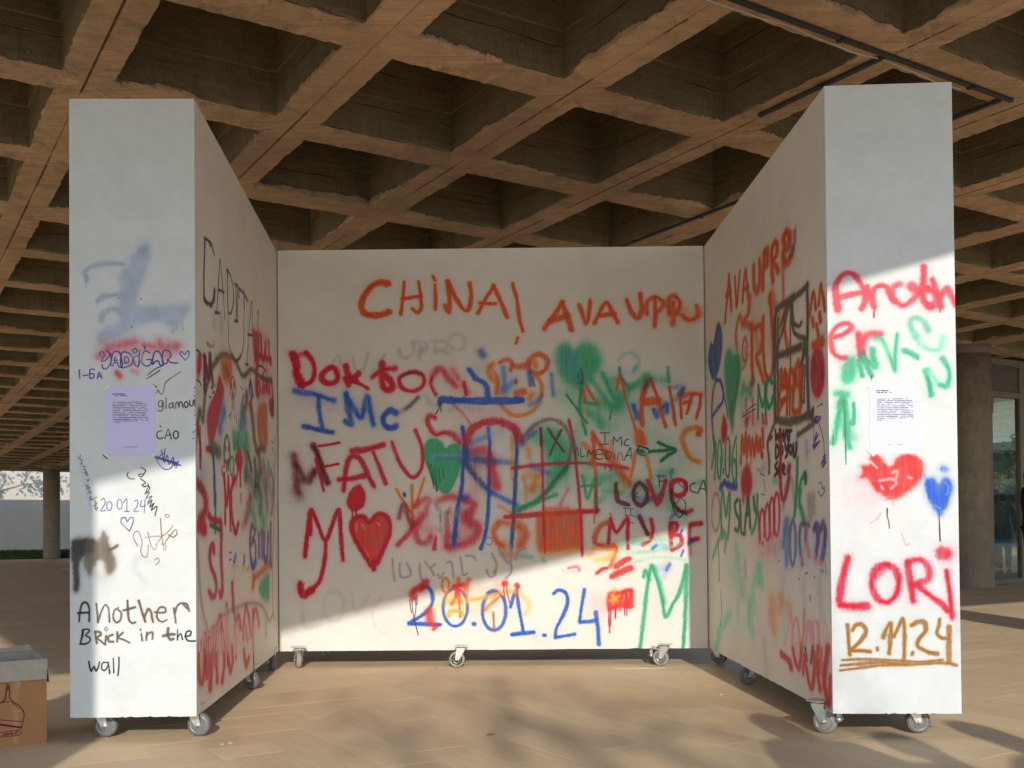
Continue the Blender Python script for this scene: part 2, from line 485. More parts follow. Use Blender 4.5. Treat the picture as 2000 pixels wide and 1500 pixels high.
BACK = '''
G 60 1 0.22 : 1110,760 1200,800 1330,900
G 40 1 0.25 : 1100,850 1180,940 1280,960
u 60 1 0.2 : 1180,850 1250,880
u 50 1 0.25 : 1230,990 1320,1000
R 50 1 0.12 : 900,800 1000,800
O 40 1 0.12 : 1250,610 1340,620
O 14 0.15 1 : 757,553 740,551 722,562 709,582 707,602 718,613 742,614 760,608
O 8 0.1 1 : 789,550 787,580 783,612 ; 817,550 821,575 822,600 815,609 805,601 ; 785,583 820,577
O 8 0.1 1 : 845,539 849,547 ; 849,556 850,580 850,603
O 10 0.15 1 : 873,549 877,580 876,608 869,596 ; 874,550 888,578 904,603 914,603 919,580 916,553
O 9 0.2 1 : 963,558 946,585 933,610 ; 962,556 975,585 989,618 ; 936,591 967,592
O 8 0.1 1 : 999,553 1008,585 1013,620 1020,646 ; 1010,658 1007,669
O 12 0.25 1 : 1095,590 1082,612 1062,640 ; 1096,592 1106,618 1114,642 ; 1072,626 1106,616
O 10 0.2 1 : 1129,595 1136,615 1143,630 1148,610 1150,585
O 10 0.2 1 : 1159,630 1169,608 1182,590 1194,610 1204,628 ; 1165,616 1198,611
O 11 0.2 1 : 1221,585 1230,609 1243,620 1250,603 1246,573
O 10 0.3 .9 : 1276,584 1276,635 ; 1261,612 1260,590 1276,579 1292,592 1284,606
O 12 0.4 .9 : 1311,590 1311,632 ; 1303,611 1302,584 1314,577 1324,592 1318,611
O 10 0.5 .85 : 1328,614 1342,624 1358,616 1357,596
O 12 0.8 .5 : 1330,620 1350,622 1368,612
o 14 0.8 .4 : 1330,600 1350,610 1371,600
# grey ghosts
E 6 0.5 .6 : 653,703 662,693 666,710 ; 690,696 694,718 ; 719,688 711,720 ; 752,690 741,712
E 9 0.7 .5 : 780,680 783,693 796,697 808,684 806,667
E 10 0.7 .5 : 806,668 828,666 834,678 821,686 ; 821,676 818,698
E 10 0.7 .5 : 845,665 868,666 870,678 852,684 ; 850,668 850,688 ; 860,682 878,690
L E 8 0.7 .4 : 875,666 890,651 907,660 905,678 889,682
b 10 0.7 .5 : 818,774 800,791 776,806
K 7 0.4 .6 : 817,774 803,788 794,796
E 14 0.9 .5 : 834,770 840,786 858,788
E 12 0.9 .35 : 880,800 900,790 940,800
# DOKTOR
R 19 0.15 1 : 573,690 580,710 581,730 590,748
R 11 0.15 1 : 591,749 608,744 616,724 611,702 599,688
R 12 0.7 .8 : 582,692 596,690
L R 14 0.2 1 : 652,716 634,724 630,738 643,747 658,742 660,730
R 13 0.15 1 : 676,712 680,730 681,750 ; 702,727 690,738 678,742
R 16 0.2 1 : 676,738 692,738 ; 
R 9 0.2 1 : 690,742 705,748 719,757
R 16 0.15 1 : 747,710 747,742 752,757 764,757 765,745 752,732
R 13 0.4 .95 : 728,734 748,720 772,718
L R 10 0.2 1 : 803,725 781,736 786,755 806,762 826,752 828,734 815,725
D 6 0.5 .6 : 782,734 800,726 824,728
R 9 0.2 .95 : 844,736 842,748 851,768
R 17 0.6 .85 : 847,730 861,719 877,738 890,752
R 15 0.8 .6 : 884,720 895,738 ; 905,750 915,765
R 9 0.3 .95 : 906,745 911,768
p 4 0.3 .5 : 843,746 850,764
# IMc
U 13 0.5 .9 : 577,761 600,766 614,767 652,780
U 10 0.4 .9 : 624,774 625,800 631,832
U 11 0.25 1 : 595,830 622,837 650,842
U 12 0.45 .95 : 676,766 680,794 688,826 676,820
U 13 0.45 .95 : 678,768 692,796 707,812 718,772 724,800 731,827
U 13 0.2 1 : 773,804 763,799 750,811 751,826 763,834 774,830
U 30 1 0.15 : 590,775 650,790 ; 690,790 730,810
# S bar
K 16 0.9 .4 : 938,687 941,693
U 14 0.8 .7 : 938,684 943,692
U 12 0.3 1 : 916,720 929,737 948,748 953,772
u 24 1 .4 : 930,715 950,730
# bear
o 13 0.4 .9 : 963,708 953,718 958,735 970,745 972,765
O 10 0.4 .85 : 975,706 990,700 1000,709 996,722
O 13 0.4 .85 : 1000,713 1016,714 1031,710
L O 11 0.3 .9 : 1048,690 1034,700 1033,718 1048,728 1064,720 1068,703 1060,693
o 16 0.5 .8 : 1040,700 1046,715
o 9 0.3 .95 : 1035,723 1054,742 1058,765 1048,792 1025,808 1000,808 980,790
O 9 0.6 .6 : 958,716 972,738 969,766
U 14 0.6 .65 : 983,716 984,742 984,762
u 26 0.9 .6 : 1000,738 990,758
U 16 0.7 .5 : 1000,745 985,758
U 11 0.4 .85 : 1033,725 1036,750
O 18 0.4 .9 : 1010,766 1022,762
o 18 0.5 .8 : 1038,768 1034,776
r 7 0.3 .9 : 1007,741 1007,745
D 3.4 0.3 .8 : 1040,735 1043,752
U 11 0.6 .6 : 1034,789 1048,782 1058,770
u 10 0.6 .5 : 1050,792 1060,784
U 9 0.7 .8 : 1076,728 1078,750 1080,770
U 15 0.02 .95 : 861,779 940,781 1020,780
B 5 0.2 .6 : 1005,774 1018,780 1008,785
k 2 0 1 : 860,784 858,795 852,806 ; 862,784 862,802 ; 857,782 856,790
R 5 0.7 .5 : 885,788 905,806 918,824
# FATUS
D 18 0.75 .85 : 575,888 579,910 581,935 584,960
D 15 0.3 .95 : 614,868 624,890 632,918 641,940
D 17 0.8 .8 : 590,934 604,930 617,918
D 22 0.9 .4 : 580,955 586,968
D 14 0.7 .8 : 580,905 592,925 604,940 616,918
k 1.6 0 .7 : 583,911 584,912 ; 587,911 588,912 ; 706,905 707,906 ; 711,908 712,909
R 6 0.15 1 : 624,869 645,866 664,862 ; 618,894 626,925 634,956 ; 635,909 662,904
R 11 0.25 1 : 673,955 676,925 684,892 704,893 718,920 732,948
R 12 0.25 1 : 664,934 690,932 712,927
R 13 0.25 1 : 690,879 720,875 750,866
R 9 0.2 1 : 730,880 742,908 755,942
R 8 0.15 1 : 767,862 774,882 784,905 806,930 822,918 827,895 824,868 812,838
p 3.4 0.3 .5 : 812,842 818,860 ; 768,866 776,892
R 12 0.45 .9 : 850,813 838,811 837,826 850,846 868,843 886,847 898,863
# green heart
F G 0 .95 : 830,868 838,856 852,854 865,862 871,873 882,865 896,866 902,890 898,920 884,952 871,963 856,950 838,915 829,890
u 15 0.2 .45 : 850,889 898,890
B 10 0.5 .35 : 856,893 898,893
h 2.4 0 .9 : 836,900 846,935 ; 843,905 851,945 ; 850,910 856,955 ; 858,912 861,940 ; 866,912 868,932
k 2 0 .8 : 846,935 849,952 ; 851,940 854,958
# red blob and balloon
F R 0 1 : 679,975 687,954 702,944 710,950 716,966 713,985 697,997 683,990
R 3.4 0 1 : 690,990 690,1012 ; 697,992 697,1006
# M/y
R 9 0.15 1 : 608,1042 607,1000 598,1086
R 9 0.15 1 : 608,998 611,995 622,1020 637,1054 650,1025 661,996 665,1000 668,1045 672,1092
R 9 0.15 1 : 638,1052 637,1085 631,1118 622,1140 604,1156
R 16 0.2 1 : 612,1150 598,1161 590,1156 588,1140
R 10 0.1 .7 : 608,1001 598,1080
# heart
F r 0.2 .85 : 724,1018 712,1006 697,1008 688,1024 694,1048 712,1078 732,1102 752,1066 764,1034 758,1008 740,1002
O 26 0.8 .5 : 728,1038 734,1048
w 3.4 0.3 .6 : 699,1020 698,1034 ; 758,1015 761,1028 ; 712,1070 722,1084 ; 709,1022 714,1030 ; 738,1018 743,1024
L R 10 0.15 1 : 724,1018 712,1007 697,1009 688,1024 694,1048 712,1078 731,1105 752,1068 764,1034 758,1008 740,1002
R 10 0.1 1 : 730,1095 732,1110
# smears
o 7 0.2 .95 : 776,954 785,970 795,985 805,1001
o 7 0.2 .95 : 806,946 807,1000 808,1026
o 7 0.2 .95 : 830,932 824,952 817,974 811,990
B 7 0.1 1 : 791,962 792,966
D 10 0.5 .7 : 781,1010 784,994 791,982 798,1005 805,1024
R 11 0.4 .85 : 812,1020 800,1040 789,1052 779,1062
R 15 0.7 .8 : 815,985 826,975 838,974 832,1000 815,1025 817,1052 832,1059 843,1046
O 12 0.8 .5 : 822,1000 816,1015
R 9 0.4 .95 : 855,1046 850,1070
R 17 0.6 .75 : 858,976 880,968 900,972
R 14 0.6 .8 : 878,1000 874,1030 875,1064
R 34 1 .35 : 800,1000 830,1030 880,1040 920,1030
R 22 0.6 .85 : 912,975 926,986 913,1012 933,1026 930,1046 914,1058 882,1066
R 28 0.8 .75 : 905,1000 910,1010
W 26 0.9 .6 : 845,985 862,1000 860,1040
E 12 0.8 .6 : 852,980 863,996 872,1006 ; 862,1000 860,1035
W 3.4 0.2 .8 : 858,1000 857,1060 ; 866,990 868,1040 ; 880,1000 881,1020
K 5 0.8 .4 : 853,982 856,992 ; 861,1005 862,1015 ; 876,1000 880,990
U 9 0.1 1 : 904,832 908,864 905,915 903,952 895,992 888,1062
U 8 0.1 .95 : 954,834 957,865 957,900 955,990 950,1040 941,1070
B 9 0.2 .9 : 1004,834 1010,862 1009,900 1005,1000 1000,1070
B 16 0.7 .7 : 889,1045 889,1056 ; 907,972 915,968
E 10 0.5 .6 : 892,1005 900,990
# big heart
R 34 1 .28 : 905,850 925,900 930,950
G 44 0.9 .45 : 1058,846 1085,870 1095,905 1080,935
G 30 0.9 .4 : 1030,960 1060,950 1090,920
D 18 0.9 .35 : 905,900 925,915 ; 1100,870 1112,900
B 22 0.9 .4 : 905,880 930,895 960,898
u 30 1 .6 : 920,868 945,850 975,842
U 14 0.8 .45 : 920,862 950,852
R 22 0.6 .75 : 925,880 950,878 962,905
F R 0.5 .75 : 955,900 966,908 980,945 976,956 962,952 956,930
R 16 0.3 .95 : 911,862 920,838 944,824 976,822 1002,832 1018,858
R 20 0.9 .4 : 1004,836 1020,860
G 40 1 .5 : 1045,850 1080,870 1100,930
F G 0.8 .6 : 1062,838 1090,836 1106,860 1108,900 1090,930 1066,900
D 9 0.5 .6 : 1024,850 1044,828 1072,817 1098,826 1115,856 1112,895 1104,915
E 9 0.6 .4 : 1026,862 1050,838 1072,826
B 13 0.5 .9 : 912,872 914,906 932,932 958,958
U 13 0.6 .85 : 958,958 990,974 1010,984
h 13 0.5 .85 : 1108,908 1078,946 1052,974 1014,994
G 10 0.4 .8 : 1010,992 1050,978 1087,964
U 14 0.7 .7 : 912,893 950,897 1000,901 ; 1040,908 1072,922
U 11 0.6 .6 : 1020,866 1034,850 1046,843
o 7 0.5 .7 : 1000,850 1001,890 1001,932 ; 1022,930 1028,950 1028,975
o 13 0.7 .8 : 1034,876 1033,890 ; 1050,930 1040,955
o 20 0.8 .6 : 1028,925 1052,932 1042,955
D 22 0.9 .3 : 935,898 960,897
O 9 0.8 .5 : 975,985 1000,1000
R 6 0.3 .85 : 1056,834 1059,880 1061,940 1063,1000 1066,1070
D 5 0.2 .9 : 1056,836 1057,868
R 7 0.2 .95 : 1111,818 1120,862 1127,920 1133,975 1139,1080
D 5 0.2 .9 : 1070,835 1084,856 1102,880 ; 1096,838 1086,858 1074,886
R 7 0.25 .9 : 1001,912 1060,905 1124,902 1180,905 1226,912
R 9 0.7 .5 : 1180,908 1228,915
R 11 0.25 .95 : 988,1008 1060,1002 1120,998 1168,995
R 7 0.1 1 : 1080,1001 1168,996
D 7 0.4 .8 : 1164,920 1166,1000
p 8 0.4 .7 : 1163,918 1164,926
R 7 0.8 .5 : 1110,955 1102,970 1095,984
G 7 0.4 .85 : 1138,926 1143,950 1148,972 1156,950 1162,930 ; 1132,948 1170,944
F O 0.4 .9 : 1052,1002 1080,996 1110,995 1136,1000 1139,1040 1137,1068 1110,1074 1075,1078 1053,1074 1049,1040
O 10 0.9 .7 : 1070,992 1110,990
Y 12 0.9 .7 : 1060,1080 1100,1078 1138,1068
R 4 0.2 .8 : 1063,1000 1066,1078 ; 1136,1000 1139,1085
O 14 0.5 .85 : 972,1022 966,1038 972,1056 982,1064
O 14 0.6 .85 : 978,1018 994,1020
O 24 0.5 .85 : 1014,1024 1026,1040 1018,1064
O 20 0.8 .6 : 985,1060 990,1080 1010,1082
G 10 0.8 .6 : 1022,1084 1040,1086 ; 1062,1088 1064,1094
# green plant
G 46 1 .4 : 1110,770 1150,800 1190,830 ; 1180,745 1230,790
G 34 1 .4 : 1130,830 1120,880 1145,900
G 26 0.9 .45 : 1140,935 1200,935 1250,945 1290,955
F G 0.8 .9 : 1087,678 1103,668 1120,680 1137,668 1160,674 1174,702 1168,722 1152,740 1136,762 1115,752 1094,735 1085,706
B 30 1 .35 : 1108,692 1118,715 1130,735
u 18 1 .3 : 1105,690 1125,730
k 2 0 .7 : 1127,735 1130,726 ; 1133,718 1137,735 1134,745 ; 1128,745 1140,748
h 5 0.3 .8 : 1106,770 1125,795 1146,824
h 7 0.5 .75 : 1136,740 1132,795 1144,845
G 12 0.6 .85 : 1152,737 1170,762 1188,786
G 11 0.5 .85 : 1175,728 1188,755 1198,775
h 7 0.4 .85 : 1208,716 1212,736 1228,757
G 18 0.6 .85 : 1228,757 1245,745 1262,732
G 26 0.8 .8 : 1168,784 1193,792 1212,780 1222,760
G 22 0.8 .7 : 1140,800 1165,815 1176,828 ; 1196,740 1205,790
G 8 0.4 .8 : 1139,784 1163,787
G 20 0.9 .6 : 1262,738 1300,742
G 7 0.6 .85 : 1302,716 1304,744
E 3.4 0.3 .4 : 1160,735 1172,722
h 2.4 0 .8 : 1194,798 1190,818
G 9 0.9 .35 : 1206,702 1216,690 1234,688 1246,704 1240,722
U 9 0.9 .45 : 1234,724 1240,714
u 18 1 .3 : 1215,725 1232,730
U 13 0.5 .85 : 1236,790 1243,812
U 13 0.5 .9 : 1276,798 1281,810 ; 1290,796 1301,788 1300,802
B 12 0.6 .9 : 1332,757 1326,768
U 10 0.9 .5 : 1316,780 1326,770 ; 1306,756 1325,752
O 8 0.3 .9 : 1138,760 1141,779
O 6 0.15 1 : 1144,751 1154,770 1165,787
Y 7 0.3 .8 : 1141,796 1142,812
O 7 0.2 .95 : 1203,760 1208,735 1217,758
O 4.5 0.1 .95 : 1217,761 1225,790 1233,813 1242,840
G 6 0.9 .5 : 1143,820 1145,848
O 11 0.2 1 : 1262,745 1254,772 1252,800 1253,828
O 7 0.1 1 : 1268,738 1282,772 1290,800 1299,832
O 20 0.3 .95 : 1258,784 1282,782
k 18 0.9 .6 : 1262,742 1257,755
O 7 0.1 1 : 1305,753 1311,785 1318,828
O 7 0.1 1 : 1327,776 1329,814 ; 1350,768 1340,805 ; 1366,770 1365,790 1358,815
O 13 0.5 .75 : 1328,772 1350,767 1366,768 ; 1333,785 1345,782
O 13 0.3 .95 : 1366,836 1363,846
o 12 0.4 .95 : 1362,832 1340,838 1331,853 1335,870 1343,886 1352,896 1365,899
# orange mane letters
F O 0.2 .9 : 1240,840 1250,836 1258,846 1262,866 1241,866
o 12 0.4 .9 : 1141,864 1150,875 1158,896
O 10 0.25 .9 : 1157,843 1160,870 1161,905
O 10 0.25 .9 : 1158,845 1172,868 1188,893
O 20 0.5 .85 : 1186,885 1200,905 1218,928 1228,940
o 9 0.4 .9 : 1240,886 1237,905 1232,930
o 9 0.3 .9 : 1262,890 1267,905 1271,930
O 10 0.8 .5 : 1190,862 1200,890
Y 9 0.8 .5 : 1222,938 1216,958 ; 1160,905 1163,915
O 3.4 0.3 .9 : 1163,912 1162,1020
h 14 0.4 .95 : 1247,878 1254,880
k 1.6 0 .9 : 1243,868 1262,872 1268,880 1256,888 1244,880 1250,870 1266,876
h 7 0.15 1 : 1268,880 1290,878 1316,876
h 8 0.15 1 : 1285,862 1300,869 1319,877 1306,886 1291,898
k 1.7 0 1 : 1172,843 1190,843 ; 1181,844 1181,865 ; 1173,866 1187,865
k 1.7 0 1 : 1197,867 1198,851 1205,860 1212,851 1214,868
k 1.7 0 1 : 1228,855 1221,858 1219,866 1227,868
k 1.6 0 .95 : 1123,886 1127,871 1130,888 ; 1134,872 1135,889 1142,888 ; 1147,890 1149,877 1154,885 1159,877 1160,893
k 1.6 0 .95 : 1178,877 1165,877 1165,893 1178,894 ; 1165,885 1176,885 ; 1184,879 1184,895 ; 1184,879 1193,882 1194,889 1184,895
k 1.6 0 .95 : 1200,884 1200,893 ; 1207,895 1208,883 1214,884 1216,897 ; 1219,897 1226,882 1231,872 1233,894 ; 1222,888 1231,887
k 1.4 0 .7 : 1183,908 1182,916 ; 1190,908 1195,910 1191,912 1196,915 1190,918
G 18 0.9 .6 : 1178,930 1200,924
G 16 0.9 .5 : 1180,955 1210,960 ; 1165,980 1180,970
U 22 0.9 .5 : 1238,966 1250,975 1262,968
u 24 1 .4 : 1205,985 1230,990
U 12 0.9 .6 : 1296,930 1300,945
G 24 0.9 .55 : 1285,925 1310,918
U 6 0.4 .6 : 1310,925 1313,915
G 26 0.9 .6 : 1305,975 1320,995 1335,1000
G 14 0.9 .5 : 1352,942 1385,936
U 10 0.5 .8 : 1262,976 1280,970 1295,962
u 16 0.9 .7 : 1245,1000 1262,1012
U 8 0.7 .7 : 1310,1010 1322,998
E 10 0.8 .4 : 1270,980 1290,990
# LOVE
D 9 0.15 .95 : 1203,943 1205,962 1208,976 1228,984
L D 9 0.15 .95 : 1249,941 1238,955 1240,976 1252,985 1263,975 1263,955
R 9 0.15 .95 : 1266,937 1276,962 1285,982 1294,960 1300,937
L R 10 0.15 1 : 1330,935 1314,940 1311,957 1324,966 1338,960 1339,943
D 9 0.25 1 : 1311,955 1314,978 1326,994 1340,1000
R 10 0.4 .9 : 1346,997 1351,994
R 8 0.12 1 : 1190,1060 1192,1030 1194,1013
R 8 0.12 1 : 1194,1011 1205,1038 1226,1010 1227,1040 1228,1070
D 9 0.2 1 : 1250,1007 1258,1024 1267,1042
R 9 0.2 1 : 1273,1012 1276,1034 1272,1052 1258,1061
R 10 0.15 1 : 1311,1020 1311,1045 1314,1070
R 9 0.15 1 : 1312,1019 1322,1020 1323,1031 1314,1043 1329,1044 1332,1060 1315,1072
R 7 0.4 .85 : 1349,1024 1347,1040 1347,1058
R 11 0.25 1 : 1351,1022 1370,1020
R 11 0.35 1 : 1354,1053 1364,1050
R 8 0.8 .5 : 1347,1060 1350,1080
k 1.7 0 .9 : 1298,927 1284,928 1287,928 1288,948 ; 1288,938 1296,937 ; 1308,945 1310,930 1316,938 ; 1324,940 1334,950 ; 1341,940 1343,955
k 1.7 0 .95 : 1358,941 1349,945 1349,956 1360,960 ; 1363,962 1374,936 1379,963 ; 1367,951 1378,954
k 1.5 0 .7 : 1218,990 1238,992 ; 1222,990 1224,1004 ; 1232,992 1233,1004 ; 1221,1004 1242,1006 ; 1192,1000 1196,1006 ; 1228,1018 1240,1020 ; 1238,958 1246,960 1240,966 1248,970
L k 1.6 0 .9 : 1322,980 1330,971 1338,978 1339,990 1328,1009 1316,994 1315,982
u 12 0.6 .7 : 1292,1056 1300,1070
U 8 0.5 .9 : 1276,1070 1283,1063
U 4.5 0.3 .9 : 1328,1044 1334,1032 ; 1332,1084 1336,1073
U 8 0.4 .8 : 1347,1060 1352,1052
L g 7 0.6 .7 : 1214,1066 1240,1055 1300,1052 1330,1060 1290,1072 1235,1077
g 6 0.7 .6 : 1240,1096 1290,1086 1340,1092 ; 1230,1060 1320,1065
u 18 0.8 .7 : 1290,1112 1306,1105 1298,1122
U 6 0.4 .8 : 1303,1112 1310,1100
# orange 9
O 12 0.35 .95 : 1190,1019 1176,1024 1166,1040 1164,1058 1180,1064 1200,1066
O 9 0.4 .9 : 1200,1062 1206,1070 1200,1088 1194,1104
Y 14 0.6 .9 : 1168,1092 1186,1090 1200,1080
Y 14 0.7 .9 : 1154,1080 1158,1078
o 7 0.5 .7 : 1160,1070 1200,1072
r 8 0.2 1 : 1168,1118 1178,1110 1188,1108
r 12 0.2 1 : 1206,1104 1218,1095 1230,1089
r 13 0.2 1 : 1198,1124 1214,1116 1234,1108
r 6 0.5 .6 : 1112,1108 1130,1105 1133,1112
E 4 0.5 .5 : 1100,1110 1106,1117 1124,1114
# grey line
E 5 0.25 .85 : 769,1090 770,1112 773,1133 ; 783,1098 785,1125 805,1121 797,1099 ; 822,1100 823,1118 826,1132 ; 832,1095 845,1112 850,1122 ; 845,1106 852,1100
E 5 0.25 .85 : 858,1120 861,1128 868,1118 ; 876,1097 884,1097 888,1126 ; 901,1087 904,1105 907,1122 914,1118 ; 912,1083 926,1085 931,1092
E E 3.5 0.2 .9 : 957,1055 7,7
E 5 0.2 .9 : 963,1080 972,1100 968,1122 958,1124 953,1112
E 6.5 0.2 .9 : 976,1068 985,1085 998,1098 1000,1080 998,1063
E 6 0.2 .9 : 1000,1098 1001,1115 990,1128
E 7 0.2 .9 : 1008,1090 1016,1074 1027,1068
o 5 0.5 .8 : 966,1118 969,1112
E 9 0.8 .28 : 594,1155 593,1190 597,1222 625,1222
E E 9 0.8 .25 : 655,1182 20,30
E 9 0.8 .25 : 688,1158 700,1195 722,1160 ; 748,1165 730,1188 736,1222 758,1238
# date
U 8 0.18 1 : 826,1146 838,1145 846,1158 847,1175 838,1192 822,1204 802,1216
U 9 0.18 1 : 802,1217 830,1218 862,1219
E U 6.5 0.2 .95 : 892,1185 24,37
U 8 0.1 1 : 928,1218 930,1218
E U 7 0.2 .95 : 968,1192 23,38
U 9 0.2 1 : 956,1157 968,1153 976,1157
U 7 0.15 1 : 1000,1184 1005,1166 1011,1152 1016,1185 1026,1236
U 9 0.15 1 : 1003,1239 1025,1236 1046,1234
U 8 0.1 1 : 1066,1240 1068,1240
U 8 0.15 1 : 1084,1158 1094,1151 1108,1158 1111,1178 1102,1202 1090,1226 1088,1244
U 8 0.2 1 : 1088,1244 1108,1241 1126,1238
U 8 0.15 1 : 1144,1150 1139,1180 1135,1212
U 8 0.2 1 : 1136,1214 1152,1213 1169,1210
U 9 0.2 1 : 1166,1195 1171,1225 1173,1257
r 17 0.3 .95 : 808,1164 811,1152 824,1147
R 15 0.4 .95 : 828,1142 835,1136
k 1.6 0 .9 : 803,1170 804,1185 807,1196 ; 807,1170 809,1195 814,1218 820,1240 ; 813,1165 815,1185 812,1205 ; 817,1160 817,1180
F r 0.3 .95 : 835,1188 846,1184 849,1200 850,1214 838,1219 833,1200
r 8 0.4 .9 : 846,1220 856,1222 850,1228
L o 6 0.3 .95 : 868,1152 866,1135 872,1128 879,1136 877,1155
O 10 0.6 .8 : 898,1128 896,1145 ; 918,1130 908,1155
o 5 0.3 .9 : 916,1140 914,1175
r 13 0.25 1 : 890,1144 904,1142
r 8 0.2 1 : 894,1148 892,1165 885,1178 ; 897,1148 898,1165 902,1176
R 3.4 0 .9 : 898,1172 901,1190 901,1204
Y 24 0.8 .8 : 878,1168 900,1174
Y 10 0.5 .85 : 918,1172 950,1165 990,1154 1012,1154
Y 11 0.9 .6 : 1018,1160 1034,1172 1034,1190 1028,1198
Y 9 0.2 .95 : 879,1201 882,1193 893,1193 904,1194 905,1201
N 4.5 0.2 .95 : 966,1195 967,1208 968,1230
O 8 0.5 .75 : 950,1190 964,1176 978,1164
o 30 1 .25 : 880,1150 940,1150
Y 30 1 .2 : 850,1180 900,1190 960,1180
r 11 0.2 1 : 986,1138 990,1138
r 10 0.2 1 : 1011,1142 1013,1144
R 2.4 0 .9 : 986,1143 987,1158 990,1172 ; 991,1143 994,1160 998,1176 ; 1012,1148 1013,1160 1015,1170
O 22 1 .3 : 975,1140 968,1160
p 40 1 .35 : 1165,1170 1180,1185
F r 0.1 1 : 1190,1157 1214,1152 1237,1147 1240,1166 1238,1187 1214,1186 1190,1191
R 2.6 0 .9 : 1192,1188 1192,1210 1194,1235 ; 1196,1188 1195,1222 ; 1205,1186 1205,1206 ; 1214,1186 1214,1192 ; 1222,1186 1223,1200 ; 1227,1186 1227,1202
Y 8 0.6 .8 : 1198,1162 1208,1172 ; 1202,1150 1200,1178 ; 1212,1162 1194,1172
w 3.4 0.3 .5 : 1222,1160 1221,1172 ; 1230,1156 1230,1166
# green M
G 9 0.3 .9 : 1254,1264 1257,1235 1261,1200 1266,1150 1273,1104
G 11 0.4 .8 : 1259,1125 1263,1112 1270,1130
G 8 0.25 .95 : 1275,1102 1287,1136 1296,1170 1303,1204 1316,1180 1330,1154 1342,1104
G 10 0.6 .6 : 1280,1105 1292,1140 1300,1175
G 9 0.25 .95 : 1342,1102 1342,1180 1338,1264
'''
